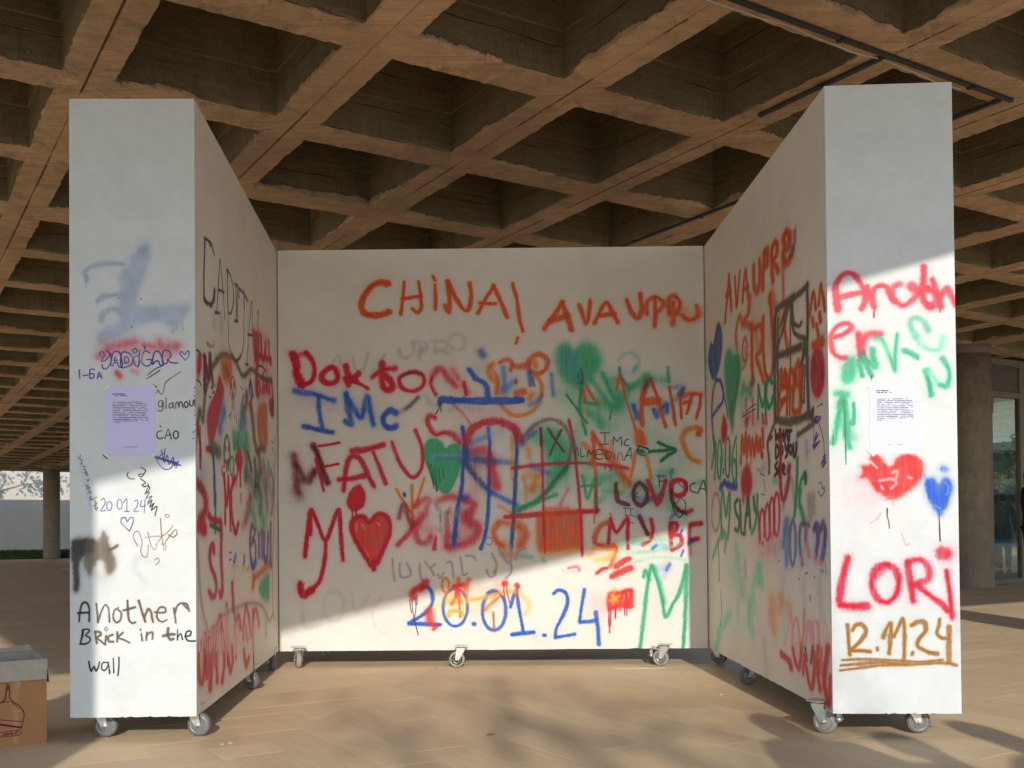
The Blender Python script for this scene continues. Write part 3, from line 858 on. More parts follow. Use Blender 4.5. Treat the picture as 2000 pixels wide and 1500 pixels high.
WING_R = '''
G 44 1 .25 : 1430,720 1450,800 ; 1400,900 1440,920
O 50 1 .22 : 1470,620 1510,700 ; 1540,780 1560,800
r 60 1 .22 : 1560,1280 1600,1320
g 60 1 .3 : 1430,1120 1470,1200 1440,1230
R 30 1 .22 : 1455,830 1490,840
O 10 0.2 1 : 1421,545 1418,590 1414,638 ; 1421,546 1424,580 1427,614 ; 1416,584 1425,578
O 9 0.15 1 : 1433,548 1435,580 1437,608 1440,575 1443,538
O 10 0.2 1 : 1449,598 1451,565 1454,536 1457,560 1460,590 ; 1450,576 1459,570
O 14 0.25 1 : 1471,530 1471,560 1476,582 1481,575 1483,545 1482,520
O 13 0.25 1 : 1489,578 1490,540 1491,503
O 15 0.3 1 : 1492,505 1496,498 1498,512 1497,528 1491,534
O 13 0.25 1 : 1509,562 1507,530 1507,500 1512,484 1517,488 1516,510 1509,521 1514,532 1519,543
O 18 0.3 .95 : 1532,492 1531,475 1536,466 1541,472 1540,492 1532,500 1529,508 1531,522 1537,527 1542,519
O 10 0.6 .7 : 1528,528 1530,590 1532,645
D 14 0.6 .9 : 1548,500 1547,510
P 8 0.8 .6 : 1552,465 1553,485
R 8 0.9 .3 : 1555,455 1553,480
u 50 1 .35 : 1378,690 1376,720
F B 0.1 .95 : 1382,700 1386,676 1391,680 1396,652 1401,637 1407,650 1409,675 1407,708 1402,735 1392,752 1385,735 1381,715
u 12 0.8 .3 : 1400,665 1401,700 ; 1389,700 1392,730
U 9 0.2 .95 : 1397,752 1391,780 1390,820 1393,860 1397,892
U 9 0.2 .95 : 1397,752 1406,755 1412,775 1411,795 1402,808 1392,822
B 4 0.1 .9 : 1407,760 1415,790 1422,828
F G 0.5 .92 : 1415,705 1424,692 1432,705 1440,700 1446,715 1446,745 1440,785 1433,830 1431,856 1425,832 1418,785 1414,740
h 12 0.8 .5 : 1440,710 1442,750 1432,810 ; 1428,800 1431,840
m 40 1 .35 : 1476,600 1480,660
O 12 0.5 .85 : 1438,690 1436,660 1443,628 1449,648
O 16 0.5 .9 : 1463,592 1460,625 1452,640 1466,650
L O 8 0.4 .9 : 1454,672 1449,692 1452,718 1457,712 1459,690
O 5 0.3 .9 : 1454,690 1455,705
o 9 0.4 .9 : 1450,733 1456,725 1460,705
K 12 0.9 .4 : 1466,765 1467,785
O 15 0.3 .95 : 1468,650 1468,700 1470,760
O 14 0.4 .9 : 1474,655 1484,650 1489,672 1484,700 1477,712 1483,732 1491,760
O 26 0.9 .5 : 1476,665 1480,690
O 12 0.25 .95 : 1490,635 1490,690 1494,740 1502,757 1509,740 1511,690 1507,640 1503,590
O 22 0.7 .75 : 1506,590 1512,620 1513,700
h 18 0.9 .6 : 1452,770 1462,775 1470,760
G 26 1 .4 : 1448,780 1465,785
O 14 0.5 .8 : 1530,640 1535,680 1540,712
o 16 0.8 .5 : 1523,625 1524,660
# window drawing
b 11 0.2 1 : 1517,620 1513,650 1513,720 1514,835
b 8 0.2 1 : 1519,640 1519,720 1520,836
b 13 0.3 1 : 1516,618 1535,608 1550,596
b 11 0.2 1 : 1545,603 1560,592 1577,578
b 9 0.2 1 : 1577,575 1578,640 1577,740 1580,828
b 14 0.25 1 : 1518,713 1535,708 1563,697
b 15 0.25 1 : 1516,836 1535,843 1560,839 1584,832
b 4 0.1 1 : 1543,606 1544,700 1543,830
b 9 0.25 .95 : 1541,608 1532,650 1520,690
b 7 0.25 .95 : 1537,612 1524,655
b 8 0.2 .95 : 1547,608 1549,640 1552,652 1562,656 1565,650
b 8 0.2 .95 : 1546,615 1549,660 1558,675 1575,682
b 16 0.4 .9 : 1572,688 1574,706
b 7 0.2 .95 : 1574,705 1568,722 1563,735
b 5 0.1 .95 : 1569,700 1567,760 1566,816
b 5 0.1 .9 : 1572,735 1571,790 1570,808 1567,800
b 8 0.2 .95 : 1514,842 1508,858 1502,872 ; 1508,871 1501,876 1500,890 1503,915 1503,940
b 9 0.2 .95 : 1584,832 1589,845 1585,852 1559,870
K 6 0.2 1 : 1588,820 1588,826
k 1.6 0 .8 : 1596,818 1606,812
O 9 0.2 1 : 1524,775 1526,740 1529,766 1533,742 1534,772 ; 1536,748 1540,775 1543,745
O 14 0.3 .95 : 1550,780 1554,745 1559,730 1563,745 1563,780
O 16 0.4 .9 : 1549,745 1556,770
O 10 0.3 .95 : 1536,776 1526,776 1523,790 1524,802 1534,797 ; 1521,826 1526,812 1533,800 ; 1538,778 1538,828 ; 1550,784 1549,822 1560,824 ; 1564,768 1563,824
O 9 0.3 .9 : 1528,772 1548,780
# cat
O 7 0.1 1 : 1582,638 1585,612 1589,590 1592,605 1594,624
O 7 0.1 1 : 1600,616 1602,592 1604,576 1608,600 1612,628
O 8 0.2 1 : 1587,643 1589,658 ; 1601,634 1603,650 ; 1595,656 1599,680
F O 0.1 .95 : 1586,690 1598,682 1609,677 1611,698 1598,704 1587,706
F R 0.2 .95 : 1583,752 1586,718 1597,702 1608,714 1611,752 1607,786 1597,801 1587,786
D 16 0.9 .4 : 1590,730 1605,760
p 4 0.4 .4 : 1594,715 1597,750 1593,785 ; 1600,730 1603,770
# NC
G 8 0.15 1 : 1481,768 1481,800 1481,832
G 8 0.15 1 : 1481,770 1487,800 1491,810 1494,790 1495,764 1496,822
G 11 0.2 1 : 1508,764 1502,758 1497,772 1497,795 1502,812 1508,804 1509,796
R 8 0.7 .6 : 1457,795 1457,835 ; 1470,795 1471,842
R 14 0.8 .6 : 1458,838 1462,830
R 8 0.4 .8 : 1490,826 1491,842 ; 1496,828 1497,844
k 1.5 0 .9 : 1453,818 1450,828 1460,822 1476,814 ; 1458,818 1464,812 1470,808 1477,804
D 1.8 0 .8 : 1455,842 1460,832 1456,850 1462,840 1459,854
F R 0.2 .95 : 1409,852 1411,832 1414,822 1419,835 1421,852 1418,868 1414,878 1410,868
k 14 1 .3 : 1414,850 1414,860
# 10.06
G 9 0.2 .95 : 1391,922 1395,895 1398,875 1398,910 1397,945
E G 8 0.2 .9 : 1406,908 4.5,36
G 9 0.1 1 : 1414,930 1414,934
E h 6 0.2 .9 : 1422,905 5,38
G 8 0.2 .95 : 1438,868 1432,895 1431,930 1435,955 1439,940 1438,915 1433,912
B 3.4 0.1 .8 : 1439,880 1440,960 ; 1425,885 1425,958 ; 1408,905 1408,962
U 15 0.3 .95 : 1408,964 1416,954 1425,960 1439,963
# scribble
O 9 0.25 .95 : 1448,920 1450,866 1454,900 1457,860 1460,905 1463,868 1467,900 1470,872 1474,905 1478,868 1482,896 1485,872 1488,905
O 9 0.2 1 : 1490,856 1491,890 ; 1490,903 1490,908
O 22 0.9 .5 : 1455,880 1475,885
o 8 0.6 .7 : 1459,905 1461,940 ; 1468,905 1465,935
F R 0.5 .95 : 1449,950 1453,930 1461,922 1467,935 1470,952 1467,975 1460,984 1452,972
r 10 0.7 .8 : 1451,960 1454,992 ; 1466,960 1463,990
# what do you see
K 6 0.15 1 : 1515,858 1516,877 1519,866 1521,877 1523,858 ; 1526,859 1526,878 ; 1531,859 1531,878 ; 1526,869 1531,868 ; 1533,878 1536,859 1539,878 ; 1537,861 1546,861 ; 1542,861 1542,878
K 6 0.15 1 : 1516,885 1516,912 1521,905 1521,893 1516,886 ; 1534,885 1536,898 1541,885 1538,905 1535,912 ; 1550,888 1551,910 1555,906 1556,886
E K 6 0.15 1 : 1527,898 2.5,8
E K 6 0.15 1 : 1545,897 2.5,8
K 6 0.15 1 : 1519,920 1515,928 1519,938 1514,946 ; 1522,938 1525,932 1522,928 1521,940 1525,944 ; 1530,936 1533,930 1530,926 1529,938 1533,944
R 10 0.2 1 : 1524,860 1525,900 1524,945
R 11 0.3 .9 : 1525,945 1526,975 1530,992 1536,982 1541,955 1542,932
K 14 0.8 .4 : 1537,940 1543,930
G 9 0.2 1 : 1558,914 1557,960 1555,1000 1552,1026
G 8 0.2 1 : 1573,944 1566,955 1561,975
h 10 0.3 .95 : 1574,950 1574,962
G 13 0.4 .95 : 1562,975 1562,1000 1567,1020 1571,1036
b 9 0.8 .4 : 1530,1010 1534,975 1540,955 1546,952 1549,970 1552,1000
b 15 0.8 .45 : 1580,988 1582,1028 ; 1589,990 1588,1020
E 9 1 .3 : 1575,905 1577,920
U 10 0.9 .4 : 1575,885 1577,905 ; 1556,880 1557,892
g 12 0.7 .8 : 1512,955 1518,957
P 3 0 .9 : 1590,845 1594,838 1603,838 1597,848 1592,846 1600,842 ; 1592,880 1595,868 1590,885 1598,872 1588,893 1601,884 1590,898 ; 1608,915 1612,912 1604,928 1612,918 1606,935 1613,925
P 1.6 0 .7 : 1590,850 1589,880 ; 1600,850 1608,880 1610,910 ; 1598,966 1602,964 ; 1604,962 1606,975 1610,974 ; 1598,980 1604,990 1611,978 ; 1480,930 1483,934 ; 1486,940 1494,945 ; 1492,950 1496,975 ; 1488,980 1496,982
U 16 1 .25 : 1487,935 1494,930
# slay
h 9 0.2 .95 : 1442,988 1437,995 1439,1012 1446,1030 1443,1047 1438,1044
h 9 0.2 .95 : 1447,990 1448,1020 1450,1050 1457,1053 ; 1456,1048 1459,1015 1462,985 1465,1010 1467,1042 ; 1458,1020 1465,1014 ; 1473,985 1475,1005 1478,1014
G 9 0.25 .95 : 1480,982 1480,1015 1476,1040 1470,1053
E b 9 0.7 .5 : 1400,1010 8,36
G 9 0.25 .95 : 1412,1060 1410,1010 1412,970 1416,990 1420,1018 1424,985 1427,975 1427,1010 1424,1060
G 5 0.2 .8 : 1412,1035 1416,1060
G 11 0.5 .7 : 1395,1095 1402,1075 1412,1050 1420,1055 1418,1085
h 4 0.1 .8 : 1404,1062 1407,1100 1408,1140
# red loops
R 8 0.2 .9 : 1483,1015 1484,1040 1486,1070
E R 7 0.2 .9 : 1490,1042 4.5,32
E R 7 0.2 .9 : 1500,1034 5,34
E R 7 0.2 .9 : 1509,1026 5,38
E R 7 0.2 .9 : 1518,1020 5.5,40
p 50 1 .35 : 1490,1060 1515,1060
R 40 1 .3 : 1490,1080 1512,1078
E w 6 0.3 .7 : 1492,1076 4,10
E w 6 0.3 .7 : 1510,1072 4,10
# 10.06.22
u 70 1 .45 : 1535,1085 1570,1090 1608,1085
U 16 0.7 .75 : 1531,1080 1536,1040 1539,1035 1538,1080 1537,1115
E B 8 0.5 .8 : 1549,1075 5.5,42
B 9 0.5 .8 : 1571,1040 1564,1045 1562,1075 1567,1115
P 9 0.5 .7 : 1580,1045 1576,1042 1574,1070 1580,1100
P 11 0.4 .85 : 1590,1052 1594,1042 1598,1052 1597,1075 1592,1105 ; 1603,1052 1607,1042 1611,1055 1609,1085 1604,1110
P 4 0.2 .7 : 1592,1045 1596,1070 1594,1100 ; 1612,1060 1608,1112
p 8 0.3 .8 : 1564,1108 1568,1102 1573,1080 1578,1092 1583,1108 ; 1591,1098 1592,1112 1602,1116 1612,1120
O 8 0.8 .6 : 1572,1040 1576,1060
u 10 0.9 .5 : 1600,1130 1612,1132
K 2 0 .8 : 1573,1134 1577,1133 ; 1603,1130 1607,1132 ; 1560,1143 1562,1144 ; 1590,1141 1591,1142 ; 1522,1108 1523,1109 ; 1582,1175 1582,1185
# mint
m 60 1 .35 : 1392,1130 1395,1240
g 26 0.7 .8 : 1441,1082 1446,1125 1452,1165
g 12 0.4 .9 : 1457,1105 1460,1140
G 12 1 .4 : 1444,1180 1445,1210
g 30 0.5 .9 : 1484,1125 1486,1145
g 18 0.7 .8 : 1484,1130 1474,1150 1471,1185 1465,1215 1472,1240
g 22 0.8 .6 : 1470,1180 1468,1220
G 4 0.2 .7 : 1411,1160 1413,1195 1411,1225
g 24 0.6 .75 : 1430,1200 1420,1218 1410,1235 1405,1265
W 3.4 0.2 .7 : 1461,1215 1462,1262 ; 1478,1210 1479,1230 ; 1493,1215 1494,1260 ; 1461,1115 1461,1145
p 14 1 .35 : 1455,1120 1457,1170
E 20 1 .35 : 1530,1140 1532,1230 ; 1570,1150 1572,1230 ; 1600,1150 1603,1220 ; 1495,1250 1500,1330
W 5 0.6 .5 : 1566,1180 1566,1250 ; 1579,1150 1580,1190 ; 1595,1180 1596,1230 ; 1535,1160 1537,1190
o 30 0.7 .75 : 1511,1185 1510,1210 1514,1235
o 20 0.7 .65 : 1527,1178 1524,1200 ; 1543,1195 1545,1215
w 5 0.3 .7 : 1522,1190 1519,1215
# bottom letters
w 8 0.15 .95 : 1531,1220 1534,1198 1539,1200 1542,1225 1538,1250 1534,1265
R 13 0.3 .95 : 1528,1282 1535,1287 1543,1296 1546,1308
p 8 0.15 .95 : 1548,1262 1549,1235 1554,1217 1560,1228 1564,1262
r 10 0.3 .95 : 1549,1272 1554,1295 1560,1308 1564,1295 1566,1270
o 6 0.15 .95 : 1571,1203 1570,1240 1566,1270
p 8 0.15 .95 : 1574,1262 1577,1230 1582,1226 1585,1262 ; 1587,1225 1588,1268 ; 1593,1225 1597,1232 1600,1268
D 6 0.2 .9 : 1573,1272 1576,1295 ; 1587,1270 1584,1300
r 9 0.3 .95 : 1571,1285 1575,1310 1581,1340 1586,1345 1590,1310 1590,1280 ; 1597,1272 1596,1310 1601,1350
w 10 0.3 .9 : 1606,1255 1609,1230 1615,1235 1616,1262 1608,1265
O 8 0.5 .8 : 1604,1275 1600,1320 ; 1615,1275 1612,1300
r 14 0.3 .95 : 1616,1275 1608,1330 1613,1360 1617,1376 1621,1350 1622,1330
R 7 0.4 .8 : 1570,1295 1569,1320
'''  # pale upper strokes of the bottom letters are painted gloss reflections
WING_L = '''
G 40 1 .3 : 470,860 490,900 505,940
E 46 1 .35 : 500,900 515,950 510,1000
K 26 0.9 .3 : 490,930 500,960 ; 520,920 530,960
R 34 1 .3 : 500,690 520,720 ; 505,760 525,770
r 60 1 .22 : 395,1290 430,1270 ; 450,1250 490,1230
k 4 0.1 .95 : 418,492 413,474 407,466 399,461 ; 400,461 399,500 398,540 399,578 404,588
k 6 0.1 .95 : 399,578 405,586 411,590 ; 412,591 417,580 419,560
k 3 0 .85 : 410,476 408,468
k 2.2 0 .85 : 429,502 427,540 423,604 ; 430,502 435,560 439,620
k 4 0.1 .95 : 426,562 431,563 437,567 ; 420,605 428,606
k 2.6 0 .9 : 444,524 444,560 445,610 ; 444,526 450,535 455,560 456,585 453,600 449,609 446,604
k 4 0.1 .9 : 442,524 446,526
k 2 0 .8 : 445,610 446,640 447,670 454,690
k 4.5 0.1 .95 : 452,686 458,697 464,699 470,690
k 2 0 .8 : 470,690 475,670 476,630 476,560
k 2.4 0 .9 : 460,553 461,590 461,621 ; 463,553 463,590 463,620
k 4 0.1 .95 : 458,551 464,555 ; 458,622 464,623
k 4.5 0.1 .9 : 466,560 474,568 483,584
k 3 0 .9 : 466,562 466,578 ; 476,570 477,600
k 2 0 .85 : 490,586 486,640 482,706 ; 491,586 493,640 498,720
k 4 0.1 .95 : 484,650 490,651 495,655 ; 479,707 484,708
k 2 0 .85 : 503,605 503,640 503,690 ; 
k 5 0.1 .9 : 503,606 503,609
k 3.4 0.1 .9 : 505,711 512,713 519,723
B 12 1 .2 : 432,610 432,640
G 10 1 .2 : 418,620 418,630
k 1.6 0 .8 : 404,660 405,668 407,663 409,672 411,666 413,673 416,668 418,672 ; 417,658 418,666
R 10 0.2 1 : 494,644 496,670 498,700 ; 500,650 502,680 503,715 ; 508,652 510,680
R 15 0.3 .95 : 497,650 499,680 501,700 ; 503,650 504,680 506,690
R 9 0.25 .95 : 509,655 511,690 513,700 516,690 518,665 519,690 520,700 ; 524,664 525,690 527,705
R 12 0.3 .9 : 508,690 516,697 524,698 ; 528,698 528,708
R 30 1 .25 : 500,650 520,660
R 11 0.3 .95 : 502,708 500,730 501,765 ; 502,745 506,742 509,762 ; 513,728 514,762 517,750 ; 520,742 521,762 524,742 526,764 ; 530,740 532,770 533,785
R 16 0.4 .9 : 501,745 503,765
F D 0.1 .85 : 525,780 533,775 535,795 534,810 528,808
F R 0.1 .95 : 386,692 389,680 393,690 393,710 390,725 387,732 385,712
D 11 0.2 .95 : 400,692 400,720 400,755
D 9 0.2 .95 : 400,694 404,715 407,733 409,712 410,686 412,705 415,738
k 2 0 .8 : 383,676 389,680 395,688 ; 385,735 389,738 393,745
K 2 0 .7 : 412,752 414,745 415,755 418,742 420,750 ; 409,770 412,768 ; 414,762 418,758 420,766
E 6 0.8 .4 : 388,755 388,765
b 10 0.4 .85 : 380,900 381,870 386,830 389,800 391,794 394,808 396,815 398,795 401,760 407,735 415,710 424,696
b 11 0.4 .9 : 424,696 434,688 447,690 457,697 466,715 472,728 480,728 486,720 492,718 502,727 515,737 530,740
F O 0.6 .85 : 432,700 440,696 452,700 452,735 446,742 435,735
D 10 0.9 .4 : 440,710 446,725
o 40 1 .25 : 440,690 444,740
F R 0.1 .9 : 426,738 429,729 433,740 437,752 436,775 430,805 422,835 416,858 409,854 405,835 404,805 410,782 420,762
F r 0.2 .5 : 426,738 429,730 433,742 432,765 425,768
U 16 0.6 .9 : 437,795 433,815 430,835
u 20 1 .5 : 436,780 428,860
L k 1.6 0 .7 : 455,730 450,742 450,762 454,775 459,765 460,745
D 6 0.3 .9 : 451,745 452,753 ; 457,742 457,750
R 8 0.4 .9 : 454,762 455,768
E 13 0.5 .85 : 455,772 455,790
k 1.6 0 .8 : 447,808 452,800 ; 450,802 450,815 ; 457,805 458,812 ; 461,800 462,820 ; 470,750 474,756
b 18 0.4 .75 : 482,765 480,785 476,800
B 8 0.2 .95 : 489,740 487,755 491,772 493,765 490,745
u 8 0.4 .6 : 489,755 489,768
U 18 0.6 .7 : 474,805 470,830 478,815
D 18 0.5 .7 : 489,785 493,820 496,850 500,870
R 8 0.4 .7 : 490,780 491,800
F O 0.4 .85 : 503,795 520,785 522,830 522,865 512,875 504,850
E 22 0.8 .8 : 513,835 515,860
E 16 0.7 .6 : 506,785 510,800
G 16 0.8 .6 : 495,810 497,835
b 8 0.4 .7 : 475,770 471,800 475,790
u 12 0.6 .7 : 471,790 474,800
G 14 0.5 .85 : 457,842 458,870 ; 465,845 463,865
G 26 0.8 .7 : 462,860 478,850
G 20 0.8 .7 : 475,815 482,850 486,870
u 14 0.7 .6 : 474,820 478,860
h 20 0.7 .7 : 478,870 482,900 480,930
K 30 0.9 .45 : 482,920 490,935
D 9 0.3 .85 : 484,880 489,900 491,915
g 8 0.6 .7 : 494,890 496,930 495,990
K 14 0.7 .7 : 498,895 500,930 497,960 ; 503,880 510,872 517,875
D 20 0.7 .7 : 506,880 508,915 503,945
G 12 0.6 .7 : 515,895 513,930 517,950 ; 524,900 525,925 ; 504,925 508,960
O 8 0.5 .7 : 518,905 517,935 ; 471,960 471,975
K 16 0.7 .55 : 500,945 510,960 508,1000 ; 520,935 522,990
P 16 0.8 .6 : 530,920 534,940 533,975 531,1000
E 36 0.9 .6 : 515,955 520,990 ; 490,960 492,990
N 14 0.8 .5 : 505,965 512,970 ; 488,990 474,1025
b 22 0.8 .6 : 490,970 484,1000 480,1015
R 14 0.7 .5 : 489,965 484,980
G 24 0.8 .7 : 502,970 510,1000 516,1020 ; 496,1000 500,1025
g 18 0.8 .7 : 505,1000 512,1030 ; 521,1000 520,1030
k 1.6 0 .8 : 530,858 533,862 ; 536,850 537,860 ; 533,900 535,915 ; 531,870 534,880
R 9 0.2 1 : 404,870 412,872
b 22 0.4 .95 : 414,868 422,873 427,876
G 14 0.9 .4 : 426,885 428,890
B 8 0.2 .9 : 417,882 419,930 420,980
h 6 0.2 .9 : 421,960 421,1005 421,1035
b 5.5 0.2 .95 : 438,905 438,885 438,865 443,845 448,862 449,885 445,905
b 4.5 0.2 .9 : 441,868 441,873 ; 446,868 446,874 ; 439,893 442,897 446,893 ; 443,898 443,915 ; 445,900 446,912
k 2 0 .7 : 435,905 433,915 434,922
E G 6 0.2 .95 : 453,905 3.5,18
F R 0.1 .9 : 468,866 472,880 474,895 472,910 470,925 470,945 467,915 464,925 461,942 463,908 458,892 462,880
r 6 0.2 .8 : 469,905 470,945
R 7 0.15 .95 : 385,820 391,860 391,905
D 3.4 0.1 .9 : 391,825 391,908
u 22 1 .6 : 395,912 396,925
R 18 0.3 .9 : 385,935 393,948 400,960 402,985 396,1000 392,1010 399,1030
F R 0.3 .75 : 384,1012 400,1005 402,1035 386,1035
D 10 0.7 .4 : 386,938 398,952
R 7 0.1 1 : 438,920 440,960 440,1018
R 7 0.1 1 : 437,922 442,965 443,983 445,965 446,925 ; 446,930 449,980 451,1030
R 10 0.2 1 : 457,934 452,955 452,990 456,1020 461,1036 466,1018
R 14 0.3 .9 : 456,932 459,928
R 11 0.2 1 : 409,1002 414,1008 422,1012 430,1012
R 12 0.3 .95 : 431,1014 432,1030 432,1045
h 9 0.2 .9 : 412,1020 420,1024 429,1030
R 10 0.2 1 : 418,1073 417,1060 412,1064 410,1085 413,1105 420,1122 423,1140 421,1158 415,1162 409,1152
R 10 0.2 1 : 432,1058 433,1100 435,1140 433,1162 429,1152
R 11 0.3 .95 : 454,1136 455,1160 457,1190
P 10 0.4 .8 : 492,1022 489,1050 490,1085 494,1105 499,1095 500,1070 497,1052 491,1060
D 8 0.5 .7 : 494,1025 499,1035 494,1048
U 16 0.5 .85 : 492,1095 496,1105 500,1095
P 13 0.5 .75 : 506,1040 507,1085 ; 512,1035 513,1085 ; 517,1040 517,1088 522,1092 524,1040 ; 529,1020 529,1085 530,1100
U 12 0.5 .7 : 518,1085 522,1094 ; 529,1085 530,1105
O 15 0.6 .85 : 497,1128 510,1115 526,1100
O 14 0.5 .85 : 496,1122 495,1145
E 16 0.9 .5 : 508,1128 524,1120
F G 0.6 .9 : 508,1140 518,1126 526,1122 527,1150 526,1170 516,1168 508,1155
g 26 0.9 .5 : 514,1150 520,1165
k 2 0 .85 : 448,1075 453,1075 ; 449,1090 452,1088 ; 456,1092 460,1094
U 7 0.4 .9 : 458,1093 461,1080 ; 477,1098 478,1082
k 1.2 0 .6 : 454,1106 457,1098 459,1108 ; 462,1100 465,1104 ; 474,1100 476,1114 ; 480,1104 484,1112 486,1102 488,1116
b 7 0.8 .5 : 384,1050 388,1100 392,1160 400,1205 408,1232
b 8 0.8 .5 : 414,1235 424,1215 440,1196 460,1186 480,1178 498,1176 512,1182 522,1200 527,1212 534,1200
b 2.6 0.2 .6 : 537,880 536,960 535,1040 533,1100 533,1180 537,1210
R 6 0.8 .2 : 540,980 540,1100
G 12 0.9 .4 : 520,1200 521,1240
w 3.4 0.2 .9 : 517,1240 517,1262 ; 504,1222 505,1230
# another
E r 12 0.3 .95 : 394,1290 6,43
w 7 0.2 .9 : 389,1268 391,1246 395,1242 398,1262
r 11 0.3 .95 : 401,1238 402,1290 405,1320 ; 409,1245 410,1300 411,1345 ; 416,1225 415,1280 412,1345
w 4 0.1 .9 : 410,1248 411,1270 ; 416,1228 415,1262 ; 400,1238 401,1262
r 12 0.3 .95 : 430,1203 425,1240 423,1280 425,1330 ; 431,1205 436,1250 439,1290 435,1330
w 5 0.1 .9 : 431,1208 426,1232 424,1270 ; 434,1235 438,1268
r 11 0.3 .95 : 443,1180 444,1230 447,1280 451,1312 455,1290 454,1262
w 5 0.1 .9 : 443,1185 444,1230 446,1268 ; 451,1232 452,1250
r 7 0.3 .9 : 459,1196 461,1240 462,1285 ; 462,1215 466,1200 470,1210 471,1225
R 16 0.8 .6 : 466,1200 470,1225
w 4 0.1 .9 : 462,1212 461,1240 461,1275 ; 471,1235 470,1270
r 8 0.3 .95 : 481,1180 477,1215 476,1250 ; 482,1180 488,1210 491,1240
r 13 0.4 .95 : 477,1270 482,1300 487,1285
R 7 0.4 .7 : 480,1215 484,1250 488,1245
r 7 0.3 .95 : 495,1188 495,1240 497,1305
r 10 0.5 .85 : 496,1205 500,1188 504,1200 507,1220
D 4 0.2 .8 : 496,1280 497,1305 ; 401,1282 402,1295 ; 445,1282 446,1300
w 3.4 0.1 .8 : 481,1205 479,1235 ; 486,1245 486,1255
'''  # pale strokes over the lowest red letters are painted gloss highlights
